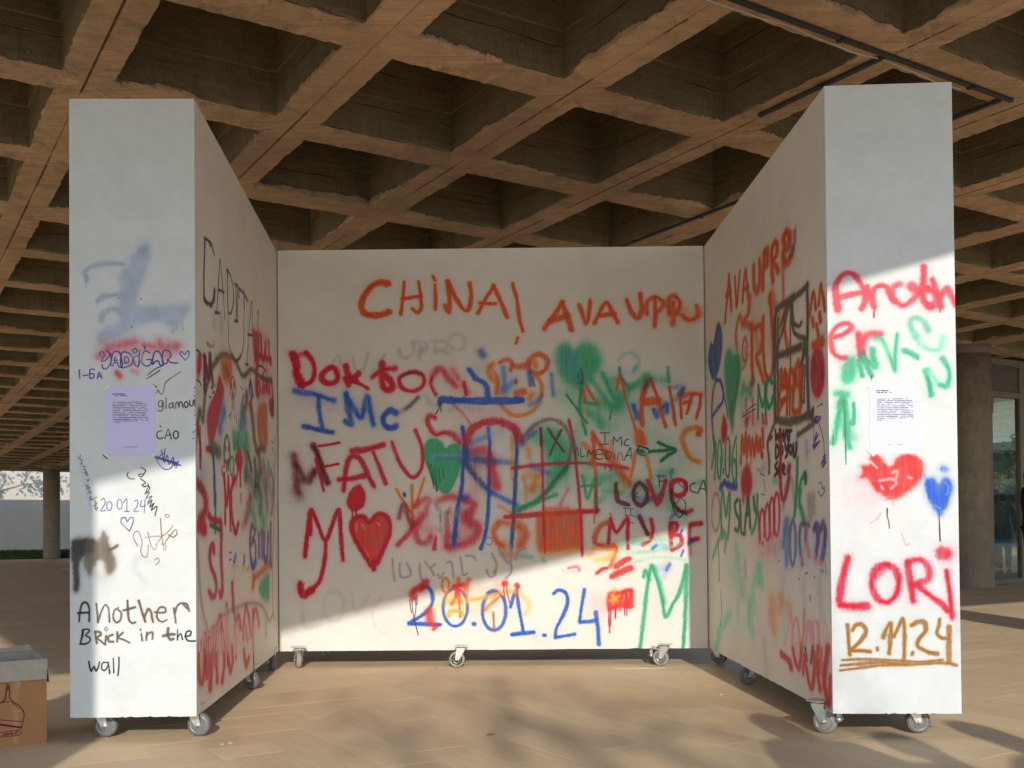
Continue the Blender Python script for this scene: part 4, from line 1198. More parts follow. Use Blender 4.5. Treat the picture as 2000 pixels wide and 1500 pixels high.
FRONT_L = '''
F S 0.35 .9 : 272,478 283,469 294,478 293,500 282,533 270,568 268,590 290,592 317,592 350,590 368,592 366,606 356,622 346,636 334,636 322,628 303,623 285,626 269,631 241,645 212,664 194,664 196,650 218,632 233,616 230,592 236,560 232,540 240,522 252,512 262,494
S 12 0.4 .85 : 169,540 167,528 176,518 196,512 220,510 242,512
S 13 0.4 .85 : 168,532 171,540
S 14 0.4 .85 : 191,583 206,574 236,571
S 14 0.4 .85 : 198,620 203,606 220,598 236,604
S 22 0.5 .7 : 197,655 215,640 ; 260,500 284,478
E 5 0.6 .5 : 262,500 275,482 288,485 ; 330,628 350,600
E 2 0 .8 : 168,545 168,556 ; 356,622 356,640 ; 345,636 338,645 ; 337,637 336,648 ; 252,535 252,545 ; 258,533 259,548
K 2 0 .6 : 232,577 232,578 ; 257,632 257,634 ; 326,657 326,658 ; 276,578 276,580
R 22 0.9 .65 : 212,676 236,668 264,664
R 20 0.9 .6 : 310,664 318,672 345,670
R 14 0.9 .6 : 280,668 300,672 ; 193,692 200,690
R 13 0.6 .9 : 229,722 233,728
R 12 0.9 .4 : 258,718 266,722 ; 246,702 262,704 ; 320,690 330,688
R 30 1 .25 : 200,680 340,678
P 2.4 0 .95 : 197,690 194,684 200,681 204,688 201,694 198,700 206,698 212,692 214,684 208,680 ; 199,706 202,715 211,712 217,700 216,684
P 2.4 0 .95 : 216,706 221,684 229,681 235,686 239,709 232,711 229,703 222,704 221,709 216,708 ; 226,692 223,699 229,698
L P 2.4 0 .95 : 238,684 251,684 259,693 257,706 247,711 236,711
L P 2 0 .95 : 244,692 250,693 251,701 244,704
L P 2.2 0 .9 : 262,692 270,691 273,702 268,710 262,704
L P 2.2 0 .9 : 259,678 265,676 268,681 262,685
P 2.4 0 .95 : 292,684 284,680 278,688 277,702 283,709 292,708 296,698 286,697 ; 283,671 283,676
L P 2.4 0 .95 : 297,706 301,684 309,681 314,688 319,706 312,707 309,700 303,701
L P 2.4 0 .95 : 319,680 330,681 334,689 329,696 324,705 317,702
P 2.4 0 .95 : 326,697 334,703 346,704
P 2 0 .95 : 268,690 272,686 273,680 270,712
P 2 0 .95 : 361,698 354,690 351,684 356,682 360,688 364,682 368,681 368,690 361,699
P 2.2 0 .95 : 155,717 156,734 ; 162,728 171,727 ; 184,716 176,717 176,733 183,731 183,725 176,724 ; 190,733 194,722 199,733 ; 191,729 197,729
k 1.8 0 .85 : 288,727 302,716 317,709 ; 285,735 300,726 312,718
b 2 0 .9 : 306,762 309,757 313,764 318,762 322,744 330,736 352,721
k 2 0 .9 : 296,745 301,748 306,751 ; 203,753 208,748 212,747 ; 201,883 205,887 210,890 ; 
k 2 0 .95 : 317,777 310,779 309,787 315,789 318,779 318,792 313,798 308,796
k 2 0 .95 : 324,771 324,793 ; 336,782 330,785 331,792 337,788 337,781 339,793 ; 343,793 343,783 347,781 349,791 350,782 354,780 357,791
L k 2 0 .95 : 363,779 359,785 363,791 367,785
k 2 0 .95 : 370,777 371,787 376,786 377,777 ; 380,787 380,776 383,772
k 1.6 0 .8 : 379,752 383,752 ; 380,760 383,760 ; 378,768 382,769 ; 380,797 383,797 ; 379,806 383,806 ; 380,815 383,815 ; 379,824 382,824 ; 376,840 381,835 ; 376,852 380,850 ; 381,787 383,792
k 2 0 .95 : 316,836 308,838 306,847 312,852 319,849 ; 312,826 314,829 ; 322,851 328,833 334,852 ; 325,845 333,844
E k 2 0 .95 : 343,844 5,7.5
P 2.6 0 .9 : 302,888 318,893 336,899 352,904 ; 304,886 320,892 345,899
P 1.8 0 .85 : 308,892 316,882 320,898 326,884 330,902 338,888 340,905 348,896 343,909 ; 304,890 312,904 322,912 334,909 337,900
P 1.8 0 .85 : 315,874 316,881 321,878 322,871 320,890
u 2 0 .8 : 150,885 158,910 166,940 178,994
b 1.7 0 .8 : 157,884 155,890 160,893 158,900 161,901 ; 160,905 166,906 163,912 167,912 ; 164,918 168,914 166,920 170,918 168,924 172,922 ; 168,930 171,935 174,929
b 1.7 0 .8 : 166,944 172,942 169,949 175,946 172,953 ; 172,958 176,954 177,960 ; 178,964 175,968 180,970
b 1.7 0 .8 : 176,972 188,966 ; 183,972 187,976 184,980 ; 182,984 187,982 185,988 ; 185,990 190,986 188,993 ; 186,980 189,978
k 1.7 0 .9 : 250,917 248,924 254,930 262,930 ; 275,908 284,914 276,926 270,922 278,920 ; 274,930 284,938 277,942 284,946 ; 280,946 290,944 284,956 ; 288,940 292,950 282,960 292,956 285,968 296,964 288,976 ; 288,980 296,972 292,986 300,978 295,992 306,984 302,1003
P 1.8 0 .8 : 197,972 202,968 205,976 201,985 196,993 206,992
E P 1.8 0 .8 : 213,983 5,9
E P 1.8 0 .8 : 233,980 5,10
P 1.8 0 .8 : 241,977 247,969 247,994 ; 243,994 252,994 ; 262,974 268,972 268,982 261,994 271,993 ; 276,972 274,985 284,982 ; 283,970 281,997
P 2 0 .8 : 252,1033 243,1024 236,1016 237,1008 244,1006 248,1014 254,1006 260,1008 258,1020 252,1033
b 1.8 0 .85 : 268,1062 260,1046 262,1036 270,1034 277,1055 274,1070 278,1082 287,1082 289,1060 ; 288,1035 294,1060 302,1070 306,1060 ; 313,1008 315,1040 320,1070 324,1062 314,1058 ; 320,1058 330,1044 342,1030 345,1038 338,1045 328,1040
N 1.8 0 .85 : 282,1046 300,1043 320,1041 338,1022 ; 304,1060 318,1040
E b 1.6 0 .85 : 326,1003 4,3
k 1.8 0 .9 : 301,1090 308,1086 310,1094 304,1099
F K 0.1 1 : 138,1060 142,1050 160,1046 180,1048 184,1060 170,1075 160,1085 154,1100 154,1140 148,1152 142,1148 141,1110 138,1085
F b 0.15 .92 : 168,1050 190,1050 200,1034 208,1042 214,1062 224,1085 226,1100 216,1118 206,1112 202,1096 192,1090 184,1102 176,1120 168,1112 162,1090
K 16 0.8 .5 : 150,1060 175,1070
b 9 0.3 .9 : 212,1069 222,1066 228,1061
K 30 1 .2 : 190,1110 200,1120
W 20 1 .4 : 190,1106 196,1112
b 14 1 .13 : 268,1085 262,1105 275,1125 285,1135 ; 280,1085 298,1095
k 3.8 0 .95 : 153,1211 155,1190 160,1175 168,1174 173,1185 173,1210
k 4.5 0 1 : 151,1194 172,1193
b 3.8 0 1 : 187,1176 189,1195 190,1213 ; 190,1212 198,1188 205,1178 211,1186 212,1200 213,1212
b 3.8 0 1 : 230,1184 222,1190 220,1204 226,1213 234,1208 236,1195 230,1188
b 4.5 0 1 : 248,1170 249,1192 251,1208 257,1214 263,1213 ; 240,1189 252,1186 263,1183
b 4.8 0 1 : 270,1170 276,1190 283,1212 ; 281,1204 288,1187 294,1192 296,1202 298,1212
b 4 0 1 : 302,1193 314,1194 323,1192 321,1184 311,1184 306,1195 307,1206 316,1212 325,1208
b 4 0 1 : 339,1185 341,1200 343,1214 ; 341,1195 346,1180 355,1175 365,1178 369,1191 ; 358,1178 365,1186
k 4.6 0 1 : 161,1228 159,1240 155,1255 ; 
k 3 0 1 : 160,1227 170,1226 173,1230 166,1238 174,1243 174,1250 166,1255 155,1255
b 4.2 0 1 : 185,1233 186,1245 188,1254 ; 184,1231 194,1232 195,1238 188,1243 196,1250 204,1257 ; 206,1240 205,1248 204,1256 ; 219,1237 211,1241 211,1250 220,1251 ; 228,1232 228,1251 ; 239,1233 230,1243 240,1247 252,1253
L b 2.2 0 1 : 206,1222 203,1226 206,1230 209,1226
b 3.6 0 1 : 275,1236 277,1249 ; 273,1226 274,1229 ; 285,1248 286,1233 ; 285,1240 291,1234 297,1233 297,1246
b 5 0 1 : 328,1225 327,1238 332,1247 338,1246 ; 318,1240 330,1237 340,1237
k 2.6 0 1 : 346,1228 346,1248 ; 347,1243 352,1235 356,1247 ; 361,1241 371,1239 372,1231 364,1232 362,1243 368,1250 381,1250
k 3.2 0 1 : 172,1290 174,1302 177,1309 182,1300 186,1309 191,1300 193,1291 ; 209,1292 199,1293 197,1304 203,1308 209,1300 210,1292 213,1314 ; 220,1284 221,1312 ; 231,1282 231,1300 229,1318
'''
FRONT_R = '''
R 30 1 .12 : 1640,700 1680,700
R 13 0.25 .95 : 1637,603 1633,580 1634,555 1642,540 1655,532 1668,535 1680,550 1688,566 1690,585 1683,600
R 14 0.25 .95 : 1632,562 1637,602
R 11 0.2 .95 : 1642,579 1665,573 1694,568
R 12 0.3 .95 : 1694,558 1700,580 1708,598 1704,578 1708,563 1720,556 1732,560 1738,575 1746,586
R 13 0.5 .9 : 1757,553 1745,560 1744,578 1756,592 1768,594 1784,582 1795,570
R 15 0.2 .95 : 1804,520 1804,545 1801,565 1806,588 1818,598
R 19 0.3 .9 : 1780,558 1795,566 1812,563
R 13 0.3 .95 : 1821,545 1828,565 1837,596
R 15 0.5 .9 : 1812,596 1828,590 1825,570 1812,562
R 13 0.4 .95 : 1838,575 1850,562 1858,575 1868,594
R 3 0 1 : 1708,598 1707,618 ; 1836,595 1836,608
R 12 0.3 .95 : 1625,658 1645,652 1663,640 1656,630 1638,634 1625,650 1624,672 1632,692 1652,698
R 17 0.25 .95 : 1677,652 1681,675 1684,696
R 17 0.4 .85 : 1682,672 1690,656 1704,650 1718,651
G 12 0.5 .8 : 1711,659 1722,662 1732,680 1740,700 1748,722 1748,690 1752,652
g 10 0.6 .6 : 1715,662 1728,672 1736,690
G 13 0.35 .95 : 1766,684 1778,689 1791,696
G 13 0.6 .7 : 1812,644 1802,624 1784,620 1778,632 1788,656
g 13 0.5 .85 : 1786,650 1800,672 1820,682 1836,678 1842,656
G 14 0.35 .95 : 1808,724 1814,745 1818,768
g 12 0.5 .85 : 1812,722 1822,734 1836,750
G 13 0.4 .85 : 1836,750 1850,750 1854,725 1848,710 1840,698
G 16 0.3 .9 : 1704,682 1706,700 1710,712 1698,706
h 14 0.5 .7 : 1683,690 1692,702
F G 0.2 .95 : 1643,730 1648,708 1662,694 1672,700 1674,722 1668,742 1652,748 1645,742
G 13 0.2 .95 : 1678,704 1682,722 1684,732
G 10 0.15 .95 : 1687,696 1693,715 1702,732
k 2.4 0 .9 : 1702,732 1703,748
F G 0.2 .95 : 1628,764 1640,760 1658,764 1660,772 1650,780 1654,790 1644,800 1634,790 1640,775 1630,770
G 14 0.35 .9 : 1646,775 1640,800 1632,840 1627,862
G 14 0.3 .9 : 1650,785 1654,816 1653,850 1660,872
G 9 0.15 .95 : 1667,786 1668,805 1666,826
G 22 0.8 .7 : 1640,820 1655,840 1664,852
h 6 0.4 .5 : 1648,780 1650,850
G 3.4 0 1 : 1651,865 1652,880
h 2.2 0 .9 : 1650,800 1651,860 1652,905 ; 1627,850 1627,866
G 60 1 .10 : 1640,760 1640,870
p 80 1 .12 : 1640,960 1690,980
R 60 1 .1 : 1690,940 1700,960
F r 0.08 1 : 1684,922 1683,908 1697,906 1699,892 1708,885 1718,890 1728,903 1740,908 1751,893 1768,885 1788,888 1800,898 1803,912 1797,934 1778,955 1758,968 1742,975 1728,970 1710,956 1697,938 1690,932 1678,932
R 6 0.5 .4 : 1700,915 1720,945 1745,955
w 6 0.3 .8 : 1742,922 1752,918 1750,932 ; 1717,937 1742,934 1750,942 1740,952 ; 1720,948 1724,953 ; 1773,930 1779,932 ; 1700,900 1712,912
w 24 0.7 .35 : 1733,978 1712,1000 1700,1020 1692,1045
w 22 0.7 .35 : 1738,980 1756,1008 1762,1040 1772,1060
b 3.4 0.5 .3 : 1700,1020 1712,1012 1720,1000 ; 1760,1040 1768,1062 1775,1060 ; 1730,975 1740,972 1744,985
D 2.4 0 1 : 1732,992 1732,1006 1735,1018 1736,1030
F U 0.15 1 : 1805,942 1812,932 1824,932 1832,942 1842,932 1854,934 1859,950 1852,980 1843,996 1834,1006 1822,990 1810,968
u 3.4 0.3 .6 : 1845,940 1852,950 1848,965 ; 1825,985 1836,992
k 2.2 0 .95 : 1833,1004 1834,1030 1835,1055
U 15 0.8 .85 : 1841,913 1845,914
U 8 0.9 .5 : 1805,926 1808,932
R 16 0.35 .95 : 1655,1088 1648,1115 1641,1145 1638,1170
R 18 0.35 .95 : 1640,1180 1665,1183 1690,1183
L R 15 0.4 .95 : 1724,1102 1706,1115 1702,1145 1715,1170 1735,1174 1751,1155 1753,1125 1742,1106
R 15 0.6 .6 : 1708,1125 1722,1112
R 14 0.35 .95 : 1772,1098 1776,1130 1782,1172
R 14 0.45 .9 : 1774,1096 1796,1092 1812,1108 1812,1128 1796,1136 1782,1140
R 14 0.4 .95 : 1790,1142 1815,1162 1838,1178 1850,1192
R 12 0.35 .95 : 1847,1114 1853,1150 1858,1205
R 28 0.4 .95 : 1840,1078 1848,1080
N 9 0.12 1 : 1654,1220 1656,1248 1658,1278
N 9 0.12 1 : 1664,1230 1670,1220 1682,1219 1690,1232 1680,1250 1662,1269 1680,1270 1698,1272
N 9 0.1 1 : 1712,1265 1712,1268 ; 1781,1274 1780,1277
N 10 0.12 1 : 1723,1244 1730,1228 1738,1216 1738,1245 1735,1276
N 9 0.12 1 : 1745,1242 1754,1222 1762,1208 1765,1235 1764,1290
N 11 0.12 1 : 1779,1220 1794,1213 1805,1216 1806,1232 1793,1248 1792,1262 1810,1272 1828,1276
N 8 0.12 1 : 1834,1208 1832,1222 1828,1236 1838,1245 1850,1246
N 11 0.12 1 : 1852,1224 1852,1255 1851,1292
N 6 0.2 1 : 1643,1289 1680,1287 1720,1288 1760,1290 1800,1292 1840,1288
N 7 0.2 1 : 1641,1299 1680,1296 1720,1293 1780,1297 1840,1294 1866,1299
N 6 0.2 1 : 1639,1309 1680,1304 1720,1299 1770,1298
'''

# ================================================================== GROUND AND PAVING
def plane_obj(name, pts, z, mats, kind='structure'):
    me = bpy.data.meshes.new(name)
    me.from_pydata([(x, y, z) for x, y in pts], [], [tuple(range(len(pts)))])
    o = link(name, me, mats); tag(o, kind=kind); return o

GB = 400
ground = plane_obj('ground', [(-GB, -GB), (GB, -GB), (GB, GB), (-GB, GB)], -0.014, [M_STONE_FAR])
M_PLAZA = simple('grey_plaza', (0.50, 0.49, 0.47), 0.85, var=0.15, scale=2, bump=0.3)
bounce_plaza = plane_obj('bounce_plaza', [tuple(ac(a, c)[:2]) for a, c in ((-120, -120), (160, -120), (160, -3.2), (-120, -3.2))], -0.007, [M_PLAZA])  # unseen pale plaza, added to bounce neutral light onto the wall ends

ALPHA = R(12.94)
FU = Vector((math.sin(ALPHA), math.cos(ALPHA))); FV = Vector((math.cos(ALPHA), -math.sin(ALPHA)))
V0 = FV.dot(Vector((-0.70, 5.77))); U0 = FU.dot(Vector((3.35, 6.75))); FS = 4.0
A2 = Vector(AX[:2]); C2 = Vector(CX[:2])
def clip_half(poly, n, d):
    out = []
    for i in range(len(poly)):
        p, q = poly[i], poly[(i + 1) % len(poly)]
        sp, sq = n.dot(p) - d, n.dot(q) - d
        if sp <= 0: out.append(p)
        if sp * sq < 0: out.append(p + (q - p) * (sp / (sp - sq)))
    return out
def inset(poly, g):
    n = len(poly); area = sum(poly[i].x * poly[(i + 1) % n].y - poly[(i + 1) % n].x * poly[i].y for i in range(n)) / 2
    if area < 0: poly = poly[::-1]
    res = list(poly)
    for i in range(n):
        e = (poly[(i + 1) % n] - poly[i])
        if e.length < 1e-6: continue
        e.normalize(); nr = Vector((e.y, -e.x))
        res = clip_half(res, nr, nr.dot(poly[i]) - g)
        if len(res) < 3: return []
    return res
def poly_area(p): return abs(sum(p[i].x * p[(i + 1) % len(p)].y - p[(i + 1) % len(p)].x * p[i].y for i in range(len(p))) / 2)
def paver_region(p):      # the part of the floor that is near enough to tell its stones apart
    return 2.2 < p.y < 27 and -0.53 * p.y - 1.6 < p.x < 0.53 * p.y + 1.6
rp = random.Random(4)
pavers = []
SW = 0.215
for iu in range(-3, 8):
    for iv in range(-6, 7):
        u0, v0 = U0 + (iu - 1) * FS, V0 + iv * FS
        cen = FU * (u0 + FS / 2) + FV * (v0 + FS / 2)
        dirx = C2 if (iu + iv) % 2 == 0 else A2
        diry = Vector((-dirx.y, dirx.x))
        planes = [(FU, u0 + FS), (-FU, -u0), (FV, v0 + FS), (-FV, -v0)]
        nrows = int(3.2 / SW) + 1
        for r_ in range(-nrows, nrows + 1):
            off = rp.uniform(0, 1.0)
            x = -3.2 - off
            while x < 3.2:
                L = rp.choice((0.9, 1.05, 1.2))
                c0 = cen + dirx * x + diry * (r_ * SW)
                x += L
                quad = [c0, c0 + dirx * L, c0 + dirx * L + diry * SW, c0 + diry * SW]
                mid = (quad[0] + quad[2]) / 2
                if not paver_region(mid): continue
                for n_, d_ in planes:
                    quad = clip_half(quad, n_, d_)
                    if len(quad) < 3: break
                if len(quad) < 3: continue
                quad = inset(quad, 0.0007)
                if len(quad) < 3 or poly_area(quad) < 0.002: continue
                pavers.append((mid, quad, dirx))
def paver_mesh(items, local=None):
    vs, fs, uvs, tones = [], [], [], []
    for mid, quad, dx in items:
        dy = Vector((-dx.y, dx.x)); o = local or Vector((0, 0))
        z = rp.uniform(-0.0006, 0.0); tx, ty = rp.uniform(-0.0004, 0.0004), rp.uniform(-0.0004, 0.0004)
        tone = rp.random(); ou = rp.uniform(0, 40)
        small = inset(quad, 0.0012)
        if len(small) != len(quad): small = quad
        n = len(quad); b = len(vs)
        ar = sum(quad[i].x * quad[(i + 1) % n].y - quad[(i + 1) % n].x * quad[i].y for i in range(n))
        if ar < 0: quad = quad[::-1]; small = small[::-1]
        for ring, dz in ((quad, -0.008), (quad, -0.0004), (small, 0.0)):
            for p in ring:
                vs.append((p.x - o.x, p.y - o.y, dz + z + (p - mid).x * tx + (p - mid).y * ty))
                uvs.append(((p - mid).dot(dx) + ou, (p - mid).dot(dy) + ou * 0.37)); tones.append(tone)
        fs.append(tuple(b + 2 * n + i for i in range(n)))
        for q in (0, 1):
            for i in range(n):
                j = (i + 1) % n
                fs.append((b + q * n + i, b + q * n + j, b + (q + 1) * n + j, b + (q + 1) * n + i))
    me = bpy.data.meshes.new('paving_stone')
    me.from_pydata(vs, [], fs)
    ul = me.uv_layers.new(name='UVMap')
    vi = np.empty(len(me.loops), np.int32); me.loops.foreach_get('vertex_index', vi)
    ul.data.foreach_set('uv', np.array(uvs, np.float32)[vi].ravel())
    at = me.attributes.new('tone', 'FLOAT', 'POINT'); at.data.foreach_set('value', np.array(tones, np.float32))
    return me
paving = plane_obj('paving', [(-2.5, 2.5), (2.5, 2.5), (15.0, 26.7), (-15.0, 26.7)], -0.0024, [M_GROUT])
pavers.sort(key=lambda t: t[0].y + 0.25 * abs(t[0].x) if abs(t[0].x) < 0.5 * t[0].y + 0.2 else 50 + t[0].y)
for it in pavers[:300]:
    o = link('paving_stone', paver_mesh([it], it[0]), [M_STONE], parent=paving, loc=(it[0].x, it[0].y, 0))
rest = link('paving_stones', paver_mesh(pavers[300:]), [M_STONE], parent=paving)
tag(rest, kind='stuff')

# ================================================================== WAFFLE CEILING
A_MIN, A_MAX, C_MIN, C_MAX = -1.10 * H, a_center(19), -0.19 * H, 17.3 * H
K0, K1, N0, N1 = -2, 19, -2, 30
DEPTH = 0.56
def is_main_k(k): return (k - 4) % 6 == 0
def is_main_n(n): return (n - 4) % 6 == 0
def half_k(k): return (0.156 if is_main_k(k) else 0.113) * H / 2
def half_n(n): return (0.156 if is_main_n(n) else 0.113) * H / 2
PA, PC = 0.476 * H, 0.52 * H
def coffer_mesh(wl, wr, wn_, wf, seed, seg, rough=True):
    rg = random.Random(seed)
    x0, x1, y0, y1 = -PA / 2, PA / 2, -PC / 2, PC / 2
    ix0, ix1, iy0, iy1 = x0 + wl, x1 - wr, y0 + wn_, y1 - wf
    outc = [(x0, y0), (x1, y0), (x1, y1), (x0, y1)]
    inc = [(ix0, iy0), (ix1, iy0), (ix1, iy1), (ix0, iy1)]
    vs, fs = [], []
    J = 0.0055 if rough else 0
    def ring(c, jit, z, dz=0.0, shrink=0.0, walk=None):
        r_ = []
        for s_ in range(4):
            p, q = c[s_], c[(s_ + 1) % 4]
            nx, ny = -(q[1] - p[1]), (q[0] - p[0])
            l_ = math.hypot(nx, ny); nx /= l_; ny /= l_
            w = 0.0
            for i in range(seg):
                t = i / seg
                w = 0.6 * w + rg.uniform(-1, 1) * jit
                if i == 0: w = 0
                px, py = p[0] + (q[0] - p[0]) * t, p[1] + (q[1] - p[1]) * t
                ax, ay = px + nx * (w + shrink), py + ny * (w + shrink)
                if i == 0:
                    sx = 1 if s_ in (0, 3) else -1; sy = 1 if s_ in (0, 1) else -1
                    ax, ay = px + sx * shrink, py + sy * shrink
                r_.append(len(vs)); vs.append((ax, ay, z + rg.uniform(-dz, dz)))
        return r_
    outer = ring(outc, 0, 0)
    for i, ix in enumerate(outer):           # groove along the beams between two shutters
        v = vs[ix]
        if abs(abs(v[0]) - PA / 2) < 1e-6: vs[ix] = (v[0], v[1], 0.012)
    g = [(x0 + 0.009, y0), (x1 - 0.009, y0), (x1 - 0.009, y1), (x0 + 0.009, y1)]
    rings = [outer, ring(g, 0, 0), ring(inc, J, 0.001, 0.003 if rough else 0, -0.006), ring(inc, J * 1.2, 0.016, 0.004 if rough else 0, 0.0)]
    rings.append(ring(inc, J * 0.5, 0.27, 0.002, 0.004)); rings.append(ring(inc, J * 0.5, 0.276, 0.002, 0.010))
    rings.append(ring(inc, 0, DEPTH, 0, 0.016))
    n = 4 * seg
    for a_, b_ in zip(rings[:-1], rings[1:]):
        for i in range(n):
            j = (i + 1) % n
            fs.append((a_[i], b_[i], b_[j], a_[j]))
    fs.append(tuple(rings[-1][::-1]))
    me = bpy.data.meshes.new('coffer')
    me.from_pydata(vs, [], fs)
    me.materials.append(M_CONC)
    bm = bmesh.new(); bm.from_mesh(me); bmesh.ops.recalc_face_normals(bm, faces=bm.faces[:])
    # normals must look down and inwards
    tf = max(bm.faces, key=lambda f: f.calc_center_median().z)
    if tf.normal.z > 0: bmesh.ops.reverse_faces(bm, faces=bm.faces[:])
    bm.to_mesh(me); bm.free()
    return me
mb = MB()
ZT = DEPTH + 0.006
CY = c_center(6) + 0.15; AY = a_center(10) + 0.15                # open court behind the glass front
mb.box(A_MIN, A_MAX, C_MIN, CY, ZT, ZT + 0.34)
mb.box(A_MIN, AY, CY + 0.001, C_MAX, ZT, ZT + 0.34)
mb.box(AY, A_MAX, c_center(6) + 0.001, CY - 0.001, 0.0, ZT - 0.001)
mb.box(a_center(10) + 0.001, AY, CY, C_MAX, 0.0, ZT - 0.001)
mb.box(A_MIN, A_MAX, C_MIN, c_center(N0) - 0.001, 0.0, ZT - 0.001)                    # solid edge strips
mb.box(A_MIN, a_center(K0) - 0.001, c_center(N0), c_center(N1), 0.0, ZT - 0.001)
mb.box(A_MIN, a_center(10), c_center(N1) + 0.001, C_MAX - 0.001, 0.0, ZT - 0.001)
mb.box(A_MIN - 0.02, A_MAX + 0.02, C_MIN - 0.12, C_MIN, 0.0, ZT + 0.36)         # fascia
mb.box(A_MIN - 0.02, AY + 0.02, C_MAX, C_MAX + 0.12, -0.02, ZT + 0.36)
mb.box(A_MIN - 0.14, A_MIN - 0.02, C_MIN - 0.12, C_MAX + 0.12, 0.0, ZT + 0.36)
mb.box(A_MAX + 0.02, A_MAX + 0.14, C_MIN - 0.12, CY + 0.12, 0.0, ZT + 0.36)
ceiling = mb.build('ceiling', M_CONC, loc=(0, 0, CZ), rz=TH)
tag(ceiling, kind='structure')
def project(p):
    v = p - Vector((0, 0, EYE)); d = v.dot(_f)
    if d <= 0.3: return None
    return 1000 + F_PX * v.dot(_rt) / d, 750 + SHIFT * 2000 - F_PX * v.dot(_up) / d, d
cells = []
for k in range(K0, K1):
    for n in range(N0, N1):
        ca, cc = (a_center(k) + a_center(k + 1)) / 2, (c_center(n) + c_center(n + 1)) / 2
        if k >= 10 and n >= 6: continue
        q = project(ac(ca, cc, CZ))
        if q is None: score = 1e4
        else: score = q[2] * (1 if -350 < q[0] < 2350 and q[1] > -450 else 6)
        cells.append((score, k, n, ca, cc))
cells.sort()
cache = {}
def cell_mesh(k, n, seed, seg, rough=True):
    key = (is_main_k(k), is_main_k(k + 1), is_main_n(n), is_main_n(n + 1), seed, seg)
    if key not in cache:
        cache[key] = coffer_mesh(half_k(k), half_k(k + 1), half_n(n), half_n(n + 1), hash(key[4]) + 7, seg, rough)
    return cache[key]
rc = random.Random(11)
for i, (sc_, k, n, ca, cc) in enumerate(cells[:300]):
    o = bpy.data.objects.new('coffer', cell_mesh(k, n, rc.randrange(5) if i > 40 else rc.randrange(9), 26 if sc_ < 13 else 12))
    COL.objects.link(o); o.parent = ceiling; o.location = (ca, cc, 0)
bm = bmesh.new()
for sc_, k, n, ca, cc in cells[300:]:
    me = cell_mesh(k, n, 0, 2, False)
    b0 = len(bm.verts); bm.from_mesh(me)
    bm.verts.ensure_lookup_table()
    for v in bm.verts[b0:]: v.co += Vector((ca, cc, 0))
me = bpy.data.meshes.new('far_coffers'); bm.to_mesh(me); bm.free()
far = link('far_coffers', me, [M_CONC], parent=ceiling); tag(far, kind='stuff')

# rails and cable under the beams
def rail(a0, c0, a1, c1, label, w=0.030, hgt=0.022, mat=M_RAIL, cat='cable duct', name='cable_duct', zoff=0.0, grp='dark cable ducts under the beams'):
    L = math.hypot(a1 - a0, c1 - c0); ang = math.atan2(c1 - c0, a1 - a0)
    t = empty(name, ac(a0, c0, CZ), TH + ang)
    m = MB()
    m.box(0, L, -w / 2, w / 2, -hgt - zoff, -0.001 - zoff)
    m.build('duct_body', mat, t, bevel=0.004)
    x = 0.4
    while x < L - 0.2:
        m = MB(); m.box(x, x + 0.03, -w / 2 - 0.009, w / 2 + 0.009, -hgt - zoff - 0.004, -hgt * 0.55 - zoff); x += 1.15
        m.build('clamp', M_BLACK, t)
    tag(t, label, cat, grp)
    return t
CR = 1.395 * H
rail(2.262 * H, CR, 0.2 * H, CR, 'long dark cable duct running across the waffle beams from top centre to the right corner')
rail(2.235 * H, CR + 0.03, 2.235 * H, 9.0 * H, 'dark cable duct along the wide beam, from the duct corner to behind the back panel')
rail(1.815 * H, CR + 0.03, 1.815 * H, 1.76 * H, 'short dark cable duct branching off above the right panel')
t = empty('cable', ac(2.1 * H, CR + 0.055, CZ), TH)
m = MB(); rr = random.Random(3)
m.tube([(-x * 0.12, 0.012 * math.sin(x * 0.9), -0.012 - 0.004 * (x % 3)) for x in range(0, 26)], 0.0035, 6)
m.build('wire', simple('white_cable', (0.7, 0.68, 0.62), 0.5), t)
tag(t, 'thin white cable clipped beside the long ceiling duct above the right panel', 'cable')

# ================================================================== COLUMNS
def column(x, y, rad, label, sh=False):
    t = empty('column', (x, y, 0))
    m = MB()
    m.lathe([(rad + 0.004, 0.0), (rad, 0.02), (rad, 1.0), (rad, 2.0), (rad, CZ - 0.14)], 36)
    m.build('shaft', M_COLUMN, t)
    m = MB(); m.lathe([(rad - 0.012, CZ - 0.14), (rad - 0.012, CZ - 0.12), (rad + 0.006, CZ - 0.118), (rad + 0.006, CZ + 0.02)], 36)
    m.build('collar', M_COLUMN, t)
    tag(t, label, 'column', 'round concrete columns of the waffle hall')
    return t
lab = {(10, 4): 'round concrete column beside the glass front, just right of the right panel',
       (4, 28): 'distant dark round column in front of the white wall at far left',
       (-2, -2): 'round concrete column at the sunny roof edge left of the camera',
       (4, -2): 'round concrete column at the sunny roof edge right of the camera'}
for k in (-2, 4, 10):
    for n in (-2, 4, 10, 16, 22, 28):
        p = ac(a_center(k), c_center(n))
        q = project(p)
        if (k, n) == (-2, -2): p = Vector((-1.75, 0.0, 0))
        if (k, n) == (4, 28): p = p - Vector((0.28, 0, 0))
        if (k, n) == (4, -2): p = Vector((5.0, 4.05, 0))
        if (k, n) not in lab:
            if (k == 10 and n != 4) or k == -2: continue
            continue
        column(p.x, p.y, 0.30, lab[(k, n)])

